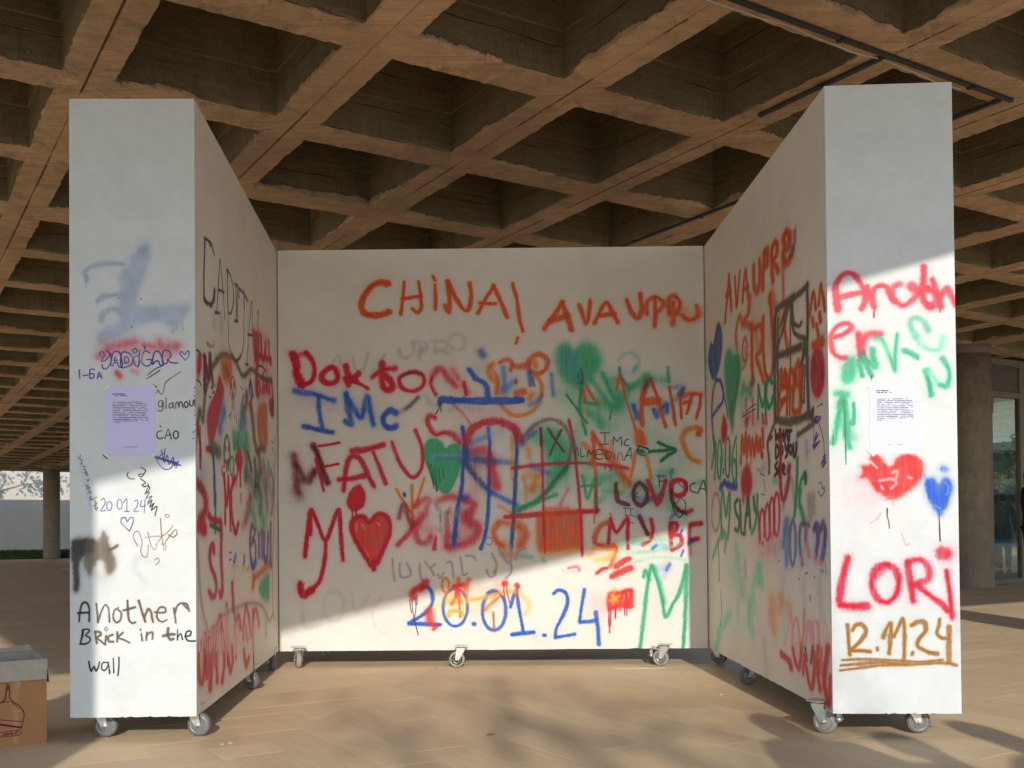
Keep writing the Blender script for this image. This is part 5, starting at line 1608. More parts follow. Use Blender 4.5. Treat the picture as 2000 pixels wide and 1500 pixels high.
# ================================================================== THE PAINTED PANELS
Z0, Z1 = 0.10, 2.75
HH = Z1 - Z0
P0, P1, P2 = Vector((-1.8859, 4.3777)), Vector((-1.3517, 4.3869)), Vector((-1.5468, 6.7729))
P3, P4, P5 = Vector((1.286, 6.7475)), Vector((1.3384, 4.3168)), Vector((1.8653, 4.2882))
def board(parent, name, A, B, thick, mats, u0=0.0, u1=1.0, z0=Z0, z1=Z1, ragged=True, seed=1):
    """upright sheet from A to B; its painted face looks to the right-hand side of A->B"""
    rg = random.Random(seed)
    d = (B - A); L = d.length; d.normalize(); nrm = Vector((d.y, -d.x))
    root = parent.location
    n = 60 if ragged else 1
    vs, fs, uv = [], [], {}
    def put(s, z, dep):
        p = A + d * s - nrm * dep
        vs.append((p.x - root.x, p.y - root.y, z)); return len(vs) - 1
    fb, ft, bb, bt = [], [], [], []
    for i in range(n + 1):
        s = L * i / n; j = (abs(rg.gauss(0, 0.0008)) + (0.003 if rg.random() < 0.05 else 0)) if ragged and 0 < i < n else 0.0
        fb.append(put(s, z0 + (j if rg.random() < 0.7 else -j * 0.5), 0)); ft.append(put(s, z1, 0))
        bb.append(put(s, z0 + j * 0.5, thick)); bt.append(put(s, z1, thick))
    mi = []
    for i in range(n):
        fs.append((fb[i], fb[i + 1], ft[i + 1], ft[i])); mi.append(0)
        fs.append((bb[i + 1], bb[i], bt[i], bt[i + 1])); mi.append(1)
        fs.append((fb[i + 1], fb[i], bb[i], bb[i + 1])); mi.append(1)
        fs.append((ft[i], ft[i + 1], bt[i + 1], bt[i])); mi.append(1)
    fs.append((fb[0], ft[0], bt[0], bb[0])); mi.append(1)
    fs.append((fb[n], bb[n], bt[n], ft[n])); mi.append(1)
    me = bpy.data.meshes.new(name); me.from_pydata(vs, [], fs)
    for m_ in mats: me.materials.append(m_)
    me.polygons.foreach_set('material_index', mi)
    ul = me.uv_layers.new(name='UVMap')
    front = {v: (i / n, 0) for i, v in enumerate(fb)}; front.update({v: (i / n, 1) for i, v in enumerate(ft)})
    for lp in me.loops:
        if lp.vertex_index in front:
            a, b = front[lp.vertex_index]; zc = (vs[lp.vertex_index][2] - z0) / (z1 - z0)
            ul.data[lp.index].uv = (u0 + (u1 - u0) * a, zc)
    o = link(name, me, (), parent)
    return o

def cross_brace(parent, A, B, D, w):
    pass

# painted sheets; base white lifted on shaded inner faces, lowered on sunlit ends
cv = Canvas(0.534, HH, 820, [(137, 193), (379, 193), (135, 1402), (384, 1400)], 456, 1, (206, 208, 206)); cv.wear(); cv.run(FRONT_L)
IM_FL = cv.image('paint_front_left')
cv = Canvas(2.394, HH, 400, [(379, 193), (538, 490), (384, 1400), (545, 1273)], 360, 2, (238, 230, 218), 0.5); cv.wear(); cv.run(WING_L)
IM_WL = cv.image('paint_wing_left')
cv = Canvas(2.833, HH, 430, [(540, 489), (1371, 480), (545, 1272), (1390, 1265)], 296, 3, (222, 218, 211)); cv.wear(); cv.run(BACK)
IM_BK = cv.image('paint_back')
cv = Canvas(2.431, HH, 400, [(1371, 480), (1612, 168), (1390, 1265), (1625, 1394)], 375, 4, (238, 230, 218), 0.6); cv.wear(); cv.run(WING_R)
IM_WR = cv.image('paint_wing_right')
cv = Canvas(0.528, HH, 820, [(1612, 168), (1860, 160), (1625, 1394), (1877, 1394)], 462, 5, (206, 208, 206)); cv.wear(); cv.run(FRONT_R)
IM_FR = cv.image('paint_front_right')

def make_castor(kind, brake):
    """returns a list of (name, mesh, material) in local space: wheel axis along x, contact at the origin"""
    out = []
    m = MB()
    rot = Matrix.Rotation(R(90), 4, 'Y')
    T = Matrix.Translation((0, 0, 0.052))
    for sx in (-1, 1):                           # fork legs
        x = sx * 0.0225
        b = [m.bm.verts.new((x + dx, y, z)) for dx in (-0.0016, 0.0016) for y, z in ((-0.013, 0.045), (0.013, 0.045), (0.052, 0.112), (0.052, 0.124), (0.0, 0.124), (-0.006, 0.085))]
        nn = 6
        m.bm.faces.new(b[:nn]); m.bm.faces.new(b[nn:][::-1])
        for i in range(nn): m.bm.faces.new((b[i], b[(i + 1) % nn], b[nn + (i + 1) % nn], b[nn + i]))
        m.lathe([(0.0, 0), (0.009, 0), (0.009, 0.004), (0.005, 0.0055), (0.0, 0.0055)], 12, Matrix.Translation((x + sx * 0.0016, 0, 0.052)) @ Matrix.Rotation(R(90) * sx, 4, 'Y'))
    m.box(-0.024, 0.024, -0.004, 0.054, 0.121, 0.127)
    m.lathe([(0.026, 0.127), (0.029, 0.131), (0.026, 0.137)], 20, Matrix.Translation((0, 0.028, 0)))
    m.box(-0.045, 0.045, -0.012, 0.068, 0.137, 0.1405)
    if brake:
        m.box(-0.013, 0.013, -0.075, -0.004, 0.100, 0.104, mat=Matrix.Rotation(R(-8), 4, 'X'))
        m.box(-0.022, 0.022, -0.088, -0.058, 0.098, 0.106, mat=Matrix.Rotation(R(-16), 4, 'X'))
        m.box(-0.009, 0.009, -0.07, -0.052, 0.070, 0.100)
        m.lathe([(0.0, -0.02), (0.011, -0.02), (0.013, 0), (0.011, 0.02), (0.0, 0.02)], 10, Matrix.Translation((0, -0.062, 0.066)) @ rot)
    out.append(('castor', m, M_STEEL))
    m = MB(); m.lathe([(0.037, -0.016), (0.046, -0.0165), (0.0505, -0.012), (0.0515, 0.0), (0.0505, 0.012), (0.046, 0.0165), (0.037, 0.016), (0.0365, 0.0)], 32, T @ rot)
    out.append(('tyre', m, M_RUBBER if kind == 0 else M_RUBBER_PALE))
    m = MB()
    for sg in (-1, 1):
        q_ = T @ Matrix.Rotation(R(90) * sg, 4, 'Y')
        m.lathe([(0.0385, 0.0), (0.0385, 0.0172), (0.0355, 0.0172), (0.0345, 0.013)], 36, q_)        # bright outer ring
        m.lathe([(0.0345, 0.013), (0.031, 0.004), (0.0275, 0.004)], 36, q_, 1)                       # dark gap
        m.lathe([(0.0275, 0.004), (0.0270, 0.0150), (0.0235, 0.0158), (0.0210, 0.0120)], 36, q_)     # middle ring
        m.lathe([(0.0210, 0.0120), (0.0190, 0.006), (0.0125, 0.006)], 36, q_, 1)
        m.lathe([(0.0125, 0.006), (0.0120, 0.0165), (0.0, 0.0170)], 24, q_)
    out.append(('wheel_disc', m, (M_HUB, M_BLACK)))
    return out
_cast = {}
def castor(parent, x, y, ang, kind=0, brake=False):
    key = (kind, brake)
    if key not in _cast:
        lst = []
        for nm, mm, mat in make_castor(kind, brake):
            bmesh.ops.recalc_face_normals(mm.bm, faces=mm.bm.faces[:])
            me = bpy.data.meshes.new(nm); mm.bm.to_mesh(me); mm.bm.free(); [me.materials.append(q) for q in (mat if isinstance(mat, tuple) else (mat,))]; lst.append((nm, me))
        _cast[key] = lst
    base = None
    for nm, me in _cast[key]:
        o = bpy.data.objects.new(nm, me); COL.objects.link(o)
        if base is None:
            o.parent = parent; o.location = (x - parent.location.x, y - parent.location.y, 0); o.rotation_euler = (0, 0, R(ang)); base = o
        else: o.parent = base
    return base

def wing(name, label, A, B, dirv, length, im_front, im_side, side, uvlen):
    """A-B is the narrow front edge (left to right seen from the front); side=+1 painted inner face at B, -1 at A"""
    t = empty(name, ((A.x + B.x) / 2, (A.y + B.y) / 2, 0))
    e = (B - A).normalized(); th = 0.012
    board(t, 'front_board', A, B, th, [painted('painted_' + im_front.name, im_front), M_WHITEEDGE], seed=3)
    d = dirv.normalized()
    mp = painted('painted_' + im_side.name, im_side, 0.55, 0.42)
    if side > 0:     # left wing: inner face at B looks to +x
        a0, a1 = B + d * (th + 0.001), B + d * length
        board(t, 'inner_board', a0, a1, th, [mp, M_WHITEEDGE], (th + 0.001) / uvlen, length / uvlen, seed=5)
        board(t, 'outer_board', A + d * length, A + d * (th + 0.001), th, [M_WHITEEDGE, M_WHITEEDGE], seed=7)
    else:
        a0, a1 = A + d * length, A + d * (th + 0.001)
        board(t, 'inner_board', a0, a1, th, [mp, M_WHITEEDGE], (uvlen - length) / uvlen, (uvlen - th - 0.001) / uvlen, seed=6)
        board(t, 'outer_board', B + d * (th + 0.001), B + d * length, th, [M_WHITEEDGE, M_WHITEEDGE], seed=8)
    board(t, 'rear_board', B + d * (length + 0.001 + th), A + d * (length + 0.001 + th), th, [M_WHITEEDGE, M_WHITEEDGE], ragged=False)
    # top sheet and timber base frame inside
    def slab(nm, z0, z1, ins, mat):
        pts = [A + e * ins + d * ins, B - e * ins + d * ins, B - e * ins + d * (length - ins), A + e * ins + d * (length - ins)]
        bm = bmesh.new()
        lo = [bm.verts.new((p.x - t.location.x, p.y - t.location.y, z0)) for p in pts]
        hi = [bm.verts.new((p.x - t.location.x, p.y - t.location.y, z1)) for p in pts]
        bm.faces.new(lo[::-1]); bm.faces.new(hi)
        for i in range(4): bm.faces.new((lo[i], lo[(i + 1) % 4], hi[(i + 1) % 4], hi[i]))
        me = bpy.data.meshes.new(nm); bm.to_mesh(me); bm.free()
        link(nm, me, [mat], t)
    slab('top_board', Z1 - 0.02, Z1 - 0.004, 0.0135, M_WHITEEDGE)
    slab('base_frame', 0.1408, 0.20, 0.014, M_DARKIN)
    tag(t, label, 'display wall', 'white rolling display walls covered in graffiti')
    return t

wl_dir = (P2 - P1); wr_dir = (P3 - P4)
WL = wing('display_wall', 'left white rolling wall seen end-on, its narrow end marked Another BRicK in the wall', P0, P1, wl_dir, 2.44, IM_FL, IM_WL, +1, 2.394)
WR = wing('display_wall', 'right white rolling wall seen end-on, its narrow end marked LORi and 12.11.24', P4, P5, wr_dir, 2.47, IM_FR, IM_WR, -1, 2.431)
# back wall
e = (P3 - P2).normalized()
BA, BB = P2 + e * 0.009, P3 - e * 0.009
WB = empty('display_wall', ((BA.x + BB.x) / 2, (BA.y + BB.y) / 2, 0))
board(WB, 'front_board', BA, BB, 0.012, [painted('painted_back', IM_BK, 0.55, 0.4), M_WHITEEDGE], 0.012 / 2.833, 1 - 0.012 / 2.833, seed=9)
nb = Vector((-e.y, e.x))
board(WB, 'side_board', BA + nb * 0.5, BA + nb * 0.0125, 0.012, [M_WHITEEDGE, M_WHITEEDGE], ragged=False)
board(WB, 'side_board', BB + nb * 0.0125, BB + nb * 0.5, 0.012, [M_WHITEEDGE, M_WHITEEDGE], ragged=False)
board(WB, 'rear_board', BB + nb * 0.513, BA + nb * 0.513, 0.012, [M_WHITEEDGE, M_WHITEEDGE], ragged=False)
def slabxy(parent, nm, pts, z0, z1, mat):
    bm = bmesh.new()
    lo = [bm.verts.new((p.x - parent.location.x, p.y - parent.location.y, z0)) for p in pts]
    hi = [bm.verts.new((p.x - parent.location.x, p.y - parent.location.y, z1)) for p in pts]
    bm.faces.new(lo[::-1]); bm.faces.new(hi)
    for i in range(4): bm.faces.new((lo[i], lo[(i + 1) % 4], hi[(i + 1) % 4], hi[i]))
    me = bpy.data.meshes.new(nm); bm.to_mesh(me); bm.free()
    return link(nm, me, [mat], parent)
q = [BA + e * 0.014 + nb * 0.014, BB - e * 0.014 + nb * 0.014, BB - e * 0.014 + nb * 0.498, BA + e * 0.014 + nb * 0.498]
slabxy(WB, 'top_board', q, Z1 - 0.02, Z1 - 0.004, M_WHITEEDGE)
slabxy(WB, 'base_frame', q, 0.1408, 0.20, M_DARKIN)
tag(WB, 'wide white back wall on castors, sprayed with CHINA!, LOVE MY BF and 20.01.24', 'display wall', 'white rolling display walls covered in graffiti')
# castors: x, y, heading (0 = wheel disc faces left/right; 90 = disc faces the camera)
castor(WL, -1.77, 4.475, 90); castor(WL, -1.365, 4.475, 84)
castor(WL, -1.475, 5.80, 62); castor(WL, -1.55, 6.60, 30); castor(WL, -1.98, 6.60, 20)
castor(WB, -1.40, 6.70, 200, 1, True); castor(WB, -0.365, 6.665, 268, 1); castor(WB, 0.955, 6.66, 250, 1, True)
castor(WB, -1.30, 7.15, 150, 1); castor(WB, 1.0, 7.15, 80, 1)
castor(WR, 1.345, 6.72, 60); castor(WR, 1.322, 5.80, 292, 0); castor(WR, 1.335, 4.415, 52, 1, True)
castor(WR, 1.725, 4.40, 88); castor(WR, 1.75, 6.6, 30)

# paper notices
def notice(name, label, A, B, corners_px, canvas_corners, tint, seed, wallseg):
    """A4 sheet taped to a narrow end"""
    pass
M_TAPE = simple('clear_tape', (0.62, 0.61, 0.56), 0.22, var=0.03)
def a4(label, A, B, u, zc, tint, seed, tapes):
    d = (B - A).normalized(); nrm = Vector((d.y, -d.x))
    w, h = 0.21, 0.297
    c = A + d * u
    t = empty('paper_notice', (c.x + nrm.x * 0.0006, c.y + nrm.y * 0.0006, zc), math.atan2(d.y, d.x))
    ppm = 2400; W_, H_ = int(w * ppm), int(h * ppm)
    img = np.empty((H_, W_, 4), np.float32); img[..., :3] = np.array(tint) / 255.0; img[..., 3] = 1
    rg = np.random.default_rng(seed)
    def bar(x0, x1, y0, y1, dark):
        X0, X1, Y0, Y1 = int(x0 * ppm), int(x1 * ppm), int((h - y1) * ppm), int((h - y0) * ppm)
        n = max(1, X1 - X0)
        row = np.repeat(rg.random(n // 5 + 2), 5)[:n]
        a = dark * (row > 0.16) * (0.65 + 0.35 * rg.random((Y1 - Y0, n)))
        a *= np.repeat(rg.random(n // 26 + 2) > 0.12, 26)[:n]
        img[Y0:Y1, X0:X1, :3] *= (1 - a)[..., None]
    bar(0.030, 0.082, 0.030, 0.0345, 1.0); bar(0.030, 0.092, 0.0385, 0.0420, 0.9)
    for i in range(13):
        wd = (0.128, 0.146, 0.150, 0.138, 0.149, 0.152, 0.141, 0.15, 0.147, 0.15, 0.152, 0.15, 0.03)[i]
        y = 0.066 + i * 0.0073
        bar(0.030, 0.030 + wd, y, y + 0.0030, 0.72)
    bar(0.074, 0.136, 0.258, 0.2604, 0.55)
    im = bpy.data.images.new('notice_print', W_, H_); im.pixels.foreach_set(img.ravel()); im.pack()
    nt = NT('notice_paper'); tx = nt.add('ShaderNodeTexImage'); tx.image = im
    nt.l(nt.add('ShaderNodeUVMap').outputs[0], tx.inputs[0]); nt.l(tx.outputs[0], nt.b.inputs['Base Color']); nt.b.inputs['Roughness'].default_value = 0.7
    vs, fs, uvs = [], [], []
    nx, nz = 8, 10
    for j in range(nz + 1):
        for i in range(nx + 1):
            x, z = -w / 2 + w * i / nx, -h / 2 + h * j / nz
            lift = 0.0016 * (abs(x) / (w / 2)) ** 4 * (abs(z) / (h / 2)) ** 3 + 0.0004 * math.sin(i * 1.3 + seed) * math.sin(j * 0.9) + 0.0005
            vs.append((x, -lift, z)); uvs.append((i / nx, j / nz))
    for j in range(nz):
        for i in range(nx):
            a = j * (nx + 1) + i; fs.append((a, a + 1, a + nx + 2, a + nx + 1))
    me = bpy.data.meshes.new('sheet'); me.from_pydata(vs, [], fs)
    ul = me.uv_layers.new(name='UVMap')
    for lp in me.loops: ul.data[lp.index].uv = uvs[lp.vertex_index]
    o = link('sheet', me, [nt.m], t)
    so = o.modifiers.new('thick', 'SOLIDIFY'); so.thickness = 0.0003
    for sx, sz in ((-1, 1), (1, 1), (-1, -1), (1, -1)):
        m = MB(); m.box(-0.019, 0.019, -0.0022, -0.0018, -0.006, 0.006, mat=Matrix.Translation((sx * (w / 2 - 0.004), 0, sz * (h / 2 - 0.004))) @ Matrix.Rotation(R(45) * sx * sz, 4, 'Y'))
        m.build('tape', M_TAPE, t)
    tag(t, label, 'paper notice')
    return t
def sheet_pos(H3, px): return H3 @ np.array([*px, 1.0])
hl = solve_h([(137, 193), (379, 193), (135, 1402), (384, 1400)], [(0, HH), (0.534, HH), (0, 0), (0.534, 0)])
v = sheet_pos(hl, (254.5, 817)); v /= v[2]
a4('lilac A4 paper notice taped to the left end wall above Samo was here', P0, P1, v[0], Z0 + v[1], (204, 196, 232), 2, True)
hr = solve_h([(1612, 168), (1860, 160), (1625, 1394), (1877, 1394)], [(0, HH), (0.528, HH), (0, 0), (0.528, 0)])
v = sheet_pos(hr, (1748, 815)); v /= v[2]
a4('plain white A4 paper notice on the right end wall above the red heart', P4, P5, v[0], Z0 + v[1], (208, 207, 224), 5, True)

# ================================================================== CARDBOARD BOX WITH SPRAY CANS
BFR = Vector((-1.975, 4.355, 0)); BW, BD, BH = 0.44, 0.40, 0.352
def bx(u, v, z): return BFR - AX * u + CX * v + Vector((0, 0, z))       # u leftwards along the front, v to the back
M_KRAFT_IN = simple('kraft_inside', (0.40, 0.35, 0.28), 0.85, var=0.1, scale=25)
M_KRAFT = simple('kraft_outside', (0.36, 0.21, 0.11), 0.8, var=0.08, scale=18)
cr = [project(p)[:2] for p in (bx(BW, 0, BH), bx(0, 0, BH), bx(BW, 0, 0), bx(0, 0, 0))]
cv = Canvas(BW, BH, 1500, cr, 460, 9, (172, 122, 80))
cv.run('''
W 11 0.2 .14 : 30,1320 30,1380 31,1450
D 2.0 0 .95 : 11,1364 12,1350 13,1341 15,1336 18,1341 19,1350 19,1363 26,1371 36,1377 44,1386 47,1394 46,1405 42,1421
D 1.4 0 .8 : 14,1340 14,1350 ; 16,1341 16,1348
D 2.0 0 .95 : 11,1364 5,1371 -6,1376 -18,1386 -24,1400 -22,1413
D 3.2 0 1 : 42,1421 20,1418 0,1415 -22,1413
D 1.6 0 .85 : -16,1390 -6,1377 8,1371 18,1371 29,1376 38,1384
D 1.6 0 .8 : 44,1409 20,1408 0,1406 -22,1404
D 1.1 0 .9 : -30,1434 0,1431 37,1426 38,1435 0,1440 -30,1443
D 1.0 0 .95 : 7,1433 5,1434 5,1437 7,1437 ; 9,1434 9,1437 11,1436 11,1433 9,1434 ; 13,1431 13,1436 ; 15,1433 15,1436 17,1435 17,1432 15,1433 ; 19,1432 19,1435
D 1.1 0 .95 : 25,1430 22,1430 22,1435 25,1434 ; 22,1432 25,1432 ; 27,1432 28,1432 ; 29,1429 31,1429 31,1431 29,1434 31,1433 ; 32,1428 35,1428 33,1433
W 2.4 0 .35 : 35,1333 38,1338 34,1344 ; 20,1372 21,1374 ; 36,1390 39,1388 ; 22,1330 40,1332
''')
IM_BOX = cv.image('dustpan_print')
t = empty('cardboard_box', BFR, 0)
def quadmesh(name, pts, mats, parent, uv=None, thick=0.004):
    me = bpy.data.meshes.new(name)
    me.from_pydata([tuple(Vector(p) - parent.location) for p in pts], [], [tuple(range(len(pts)))])
    if uv:
        ul = me.uv_layers.new(name='UVMap')
        for lp in me.loops: ul.data[lp.index].uv = uv[lp.vertex_index]
    o = link(name, me, mats, parent)
    s_ = o.modifiers.new('thick', 'SOLIDIFY'); s_.thickness = thick; s_.offset = -1
    if len(mats) > 1: s_.material_offset = 1; s_.material_offset_rim = 1
    return o
mpb = painted('kraft_printed', IM_BOX, 0.75, 0.6)
quadmesh('front_side', [bx(BW, 0, 0), bx(0, 0, 0), bx(0, 0, BH), bx(BW, 0, BH)], [mpb, M_KRAFT_IN], t, [(0, 0), (1, 0), (1, 1), (0, 1)])
quadmesh('right_side', [bx(0, 0.001, 0), bx(0, BD, 0), bx(0, BD, BH), bx(0, 0.001, BH)], [M_KRAFT, M_KRAFT_IN], t)
quadmesh('back_side', [bx(0, BD, 0), bx(BW, BD, 0), bx(BW, BD, BH), bx(0, BD, BH)], [M_KRAFT, M_KRAFT_IN], t)
quadmesh('left_side', [bx(BW, BD, 0), bx(BW, 0.001, 0), bx(BW, 0.001, BH), bx(BW, BD, BH)], [M_KRAFT, M_KRAFT_IN], t)
quadmesh('bottom', [bx(BW, 0.005, 0.003), bx(0.005, 0.005, 0.003), bx(0.005, BD - .005, 0.003), bx(BW - .005, BD - .005, 0.003)], [M_KRAFT], t)
quadmesh('flap', [bx(BW, -0.016, BH - 0.082), bx(0.002, -0.018, BH - 0.080), bx(-0.002, -0.007, BH - 0.02), bx(0.0, -0.003, BH + 0.003), bx(BW, -0.003, BH + 0.003)], [M_KRAFT_IN], t, thick=0.0035)
quadmesh('flap', [bx(-0.004, 0.01, BH + 0.002), bx(-0.014, 0.02, BH - 0.10), bx(-0.012, BD - 0.02, BH - 0.12), bx(-0.004, BD, BH + 0.002)], [M_KRAFT_IN], t, thick=0.0035)
quadmesh('flap', [bx(0.0, BD, BH), bx(BW, BD, BH), bx(BW, BD + 0.02, BH + 0.022), bx(0.12, BD + 0.012, BH + 0.017), bx(0.02, BD + 0.02, BH + 0.024)], [M_KRAFT_IN], t, thick=0.0035)
tag(t, 'open cardboard box printed with a dustpan drawing, standing left of the left wall', 'cardboard box')
def spray_can(p, body, cap, label, tilt=0):
    c = empty('spray_can', p, 0.4); c.rotation_euler = (R(tilt), R(tilt * 0.6), 0.4)
    m = MB(); m.lathe([(0.030, 0), (0.033, 0.004), (0.033, 0.165), (0.031, 0.172), (0.026, 0.180)], 28)
    m.build('can_body', body, c)
    m = MB(); m.lathe([(0.0315, 0.174), (0.032, 0.205), (0.030, 0.222), (0.026, 0.227), (0.024, 0.224), (0.012, 0.224), (0.0, 0.226)], 28)
    m.build('cap', cap, c)
    tag(c, label, 'spray can', 'spray cans in the cardboard box')
M_CAPW = simple('white_plastic', (0.6, 0.62, 0.66), 0.4, var=0.05)
M_CAPL = simple('lilac_plastic', (0.42, 0.42, 0.52), 0.4, var=0.05)
M_CANM = simple('can_tin', (0.45, 0.45, 0.45), 0.3, 0.8)
M_CANB = simple('can_black', (0.03, 0.03, 0.035), 0.35)
# the cans stand on a layer of packed cans
spray_can(bx(0.165, 0.13, 0.118), M_CANM, M_CAPL, 'spray can with a lilac-grey cap, nearer the right corner of the box')
spray_can(bx(0.335, 0.20, 0.150), M_CANB, M_CAPW, 'black spray can with a shiny white cap at the left frame edge')
m = MB()
m.box(-BW + 0.012, -0.012, 0.012, BD - 0.012, 0.006, 0.10, mat=Matrix.Rotation(TH, 4, 'Z'))
m.build('cardboard_tray', M_KRAFT_IN, t)
bpy.data.objects['cardboard_tray'].location = (0, 0, 0.0)

# ================================================================== GLASS FRONT AT RIGHT
FC = 9.50
def glassmat():
    m_ = bpy.data.materials.new('tinted_glass'); m_.use_nodes = True
    nt = m_.node_tree; nt.nodes.clear()
    out = nt.nodes.new('ShaderNodeOutputMaterial'); mx = nt.nodes.new('ShaderNodeMixShader')
    tr = nt.nodes.new('ShaderNodeBsdfTransparent'); tr.inputs[0].default_value = (0.74, 0.76, 0.70, 1)
    gl = nt.nodes.new('ShaderNodeBsdfGlossy'); gl.inputs['Roughness'].default_value = 0.015; gl.inputs[0].default_value = (0.85, 0.9, 0.86, 1)
    lw = nt.nodes.new('ShaderNodeLayerWeight'); lw.inputs[0].default_value = 0.45
    mp = nt.nodes.new('ShaderNodeMapRange'); mp.inputs[3].default_value = 0.02; mp.inputs[4].default_value = 0.30
    nt.links.new(lw.outputs['Facing'], mp.inputs[0]); nt.links.new(mp.outputs[0], mx.inputs[0])
    nt.links.new(tr.outputs[0], mx.inputs[1]); nt.links.new(gl.outputs[0], mx.inputs[2]); nt.links.new(mx.outputs[0], out.inputs[0])
    return m_
M_GLASS = glassmat()
M_FRAME = simple('grey_brown_frame', (0.22, 0.185, 0.155), 0.5, 0.2)
M_PANEL = simple('bronze_panel', (0.12, 0.10, 0.078), 0.45)
gf = empty('glass_front', ac(13.2, FC, 0), TH)
A1 = 11.8
def gbox(name, x0, x1, y0, y1, z0, z1, mat, bevel=0.0):
    m = MB(); m.box(x0, x1, y0, y1, z0, z1); return m.build(name, mat, gf, bevel=bevel)
gbox('top_rail', 0, A1, -0.05, 0.05, 3.40, 3.50, M_FRAME, 0.004)
gbox('transom_rail', 0, A1, -0.05, 0.05, 2.90, 2.985, M_FRAME, 0.004)
gbox('bottom_rail', 0, A1, -0.05, 0.05, 0.0, 0.07, M_FRAME, 0.004)
edges = [0.0, 2.27, 4.6, 6.95, 9.3, A1]
for i, x in enumerate(edges):
    gbox('mullion', x - 0.06, x + 0.06, -0.045, 0.045, 0.07, 2.90, M_FRAME)
    gbox('mullion', x - 0.06, x + 0.06, -0.045, 0.045, 2.985, 3.40, M_FRAME)
for x0, x1 in zip(edges[:-1], edges[1:]):
    g_ = gbox('pane', x0 + 0.06, x1 - 0.06, -0.006, 0.006, 0.07, 2.90, M_GLASS)
    gbox('transom_panel', x0 + 0.06, x1 - 0.06, -0.02, 0.02, 2.985, 3.40, M_PANEL)
tag(gf, 'tall tinted glass front with brown frame at the right edge, behind the column', 'glass front')
M_ROOM = simple('dark_plaster', (0.10, 0.095, 0.085), 0.9)
# bench and planter seen through the glass
bn = empty('bench', ac(14.15, FC + 0.9, 0), TH)
m = MB(); m.box(0, 1.3, 0, 0.45, 0.40, 0.46); m.build('seat', simple('grey_seat', (0.10, 0.10, 0.10), 0.6), bn, bevel=0.01)
m = MB(); m.box(0, 1.3, 0.42, 0.47, 0.46, 0.95); m.build('backrest', M_BLACK, bn, bevel=0.01)
for x in (0.08, 1.18):
    m = MB(); m.box(x, x + 0.05, 0.03, 0.42, 0, 0.40); m.build('leg', simple('pale_leg', (0.4, 0.38, 0.34), 0.5), bn)
tag(bn, 'dark bench with grey seat just behind the glass front', 'bench')

# ================================================================== PEOPLE
def skin_obj(name, verts, edges_, rad, mat, parent, sub=2, root=0):
    me = bpy.data.meshes.new(name); me.from_pydata(verts, edges_, [])
    o = link(name, me, [mat], parent)
    sk = o.modifiers.new('skin', 'SKIN'); sk.use_smooth_shade = True
    if not me.skin_vertices: return o
    for i, r_ in enumerate(rad):
        sv = me.skin_vertices[0].data[i]; sv.radius = r_ if isinstance(r_, tuple) else (r_, r_); sv.use_root = (i == root)
    s_ = o.modifiers.new('sub', 'SUBSURF'); s_.levels = sub; s_.render_levels = sub
    return o
M_SKIN = simple('skin', (0.50, 0.31, 0.22), 0.55, var=0.05)
M_HAIR = simple('dark_hair', (0.025, 0.018, 0.013), 0.5, var=0.3, scale=60)
M_COAT = simple('black_wool', (0.012, 0.012, 0.014), 0.85, var=0.2)
M_TROUS = simple('black_denim', (0.014, 0.015, 0.02), 0.8, var=0.2)
M_SHOE = simple('dark_shoe', (0.02, 0.018, 0.016), 0.45)
M_GREYC = simple('grey_jacket', (0.16, 0.16, 0.17), 0.8)
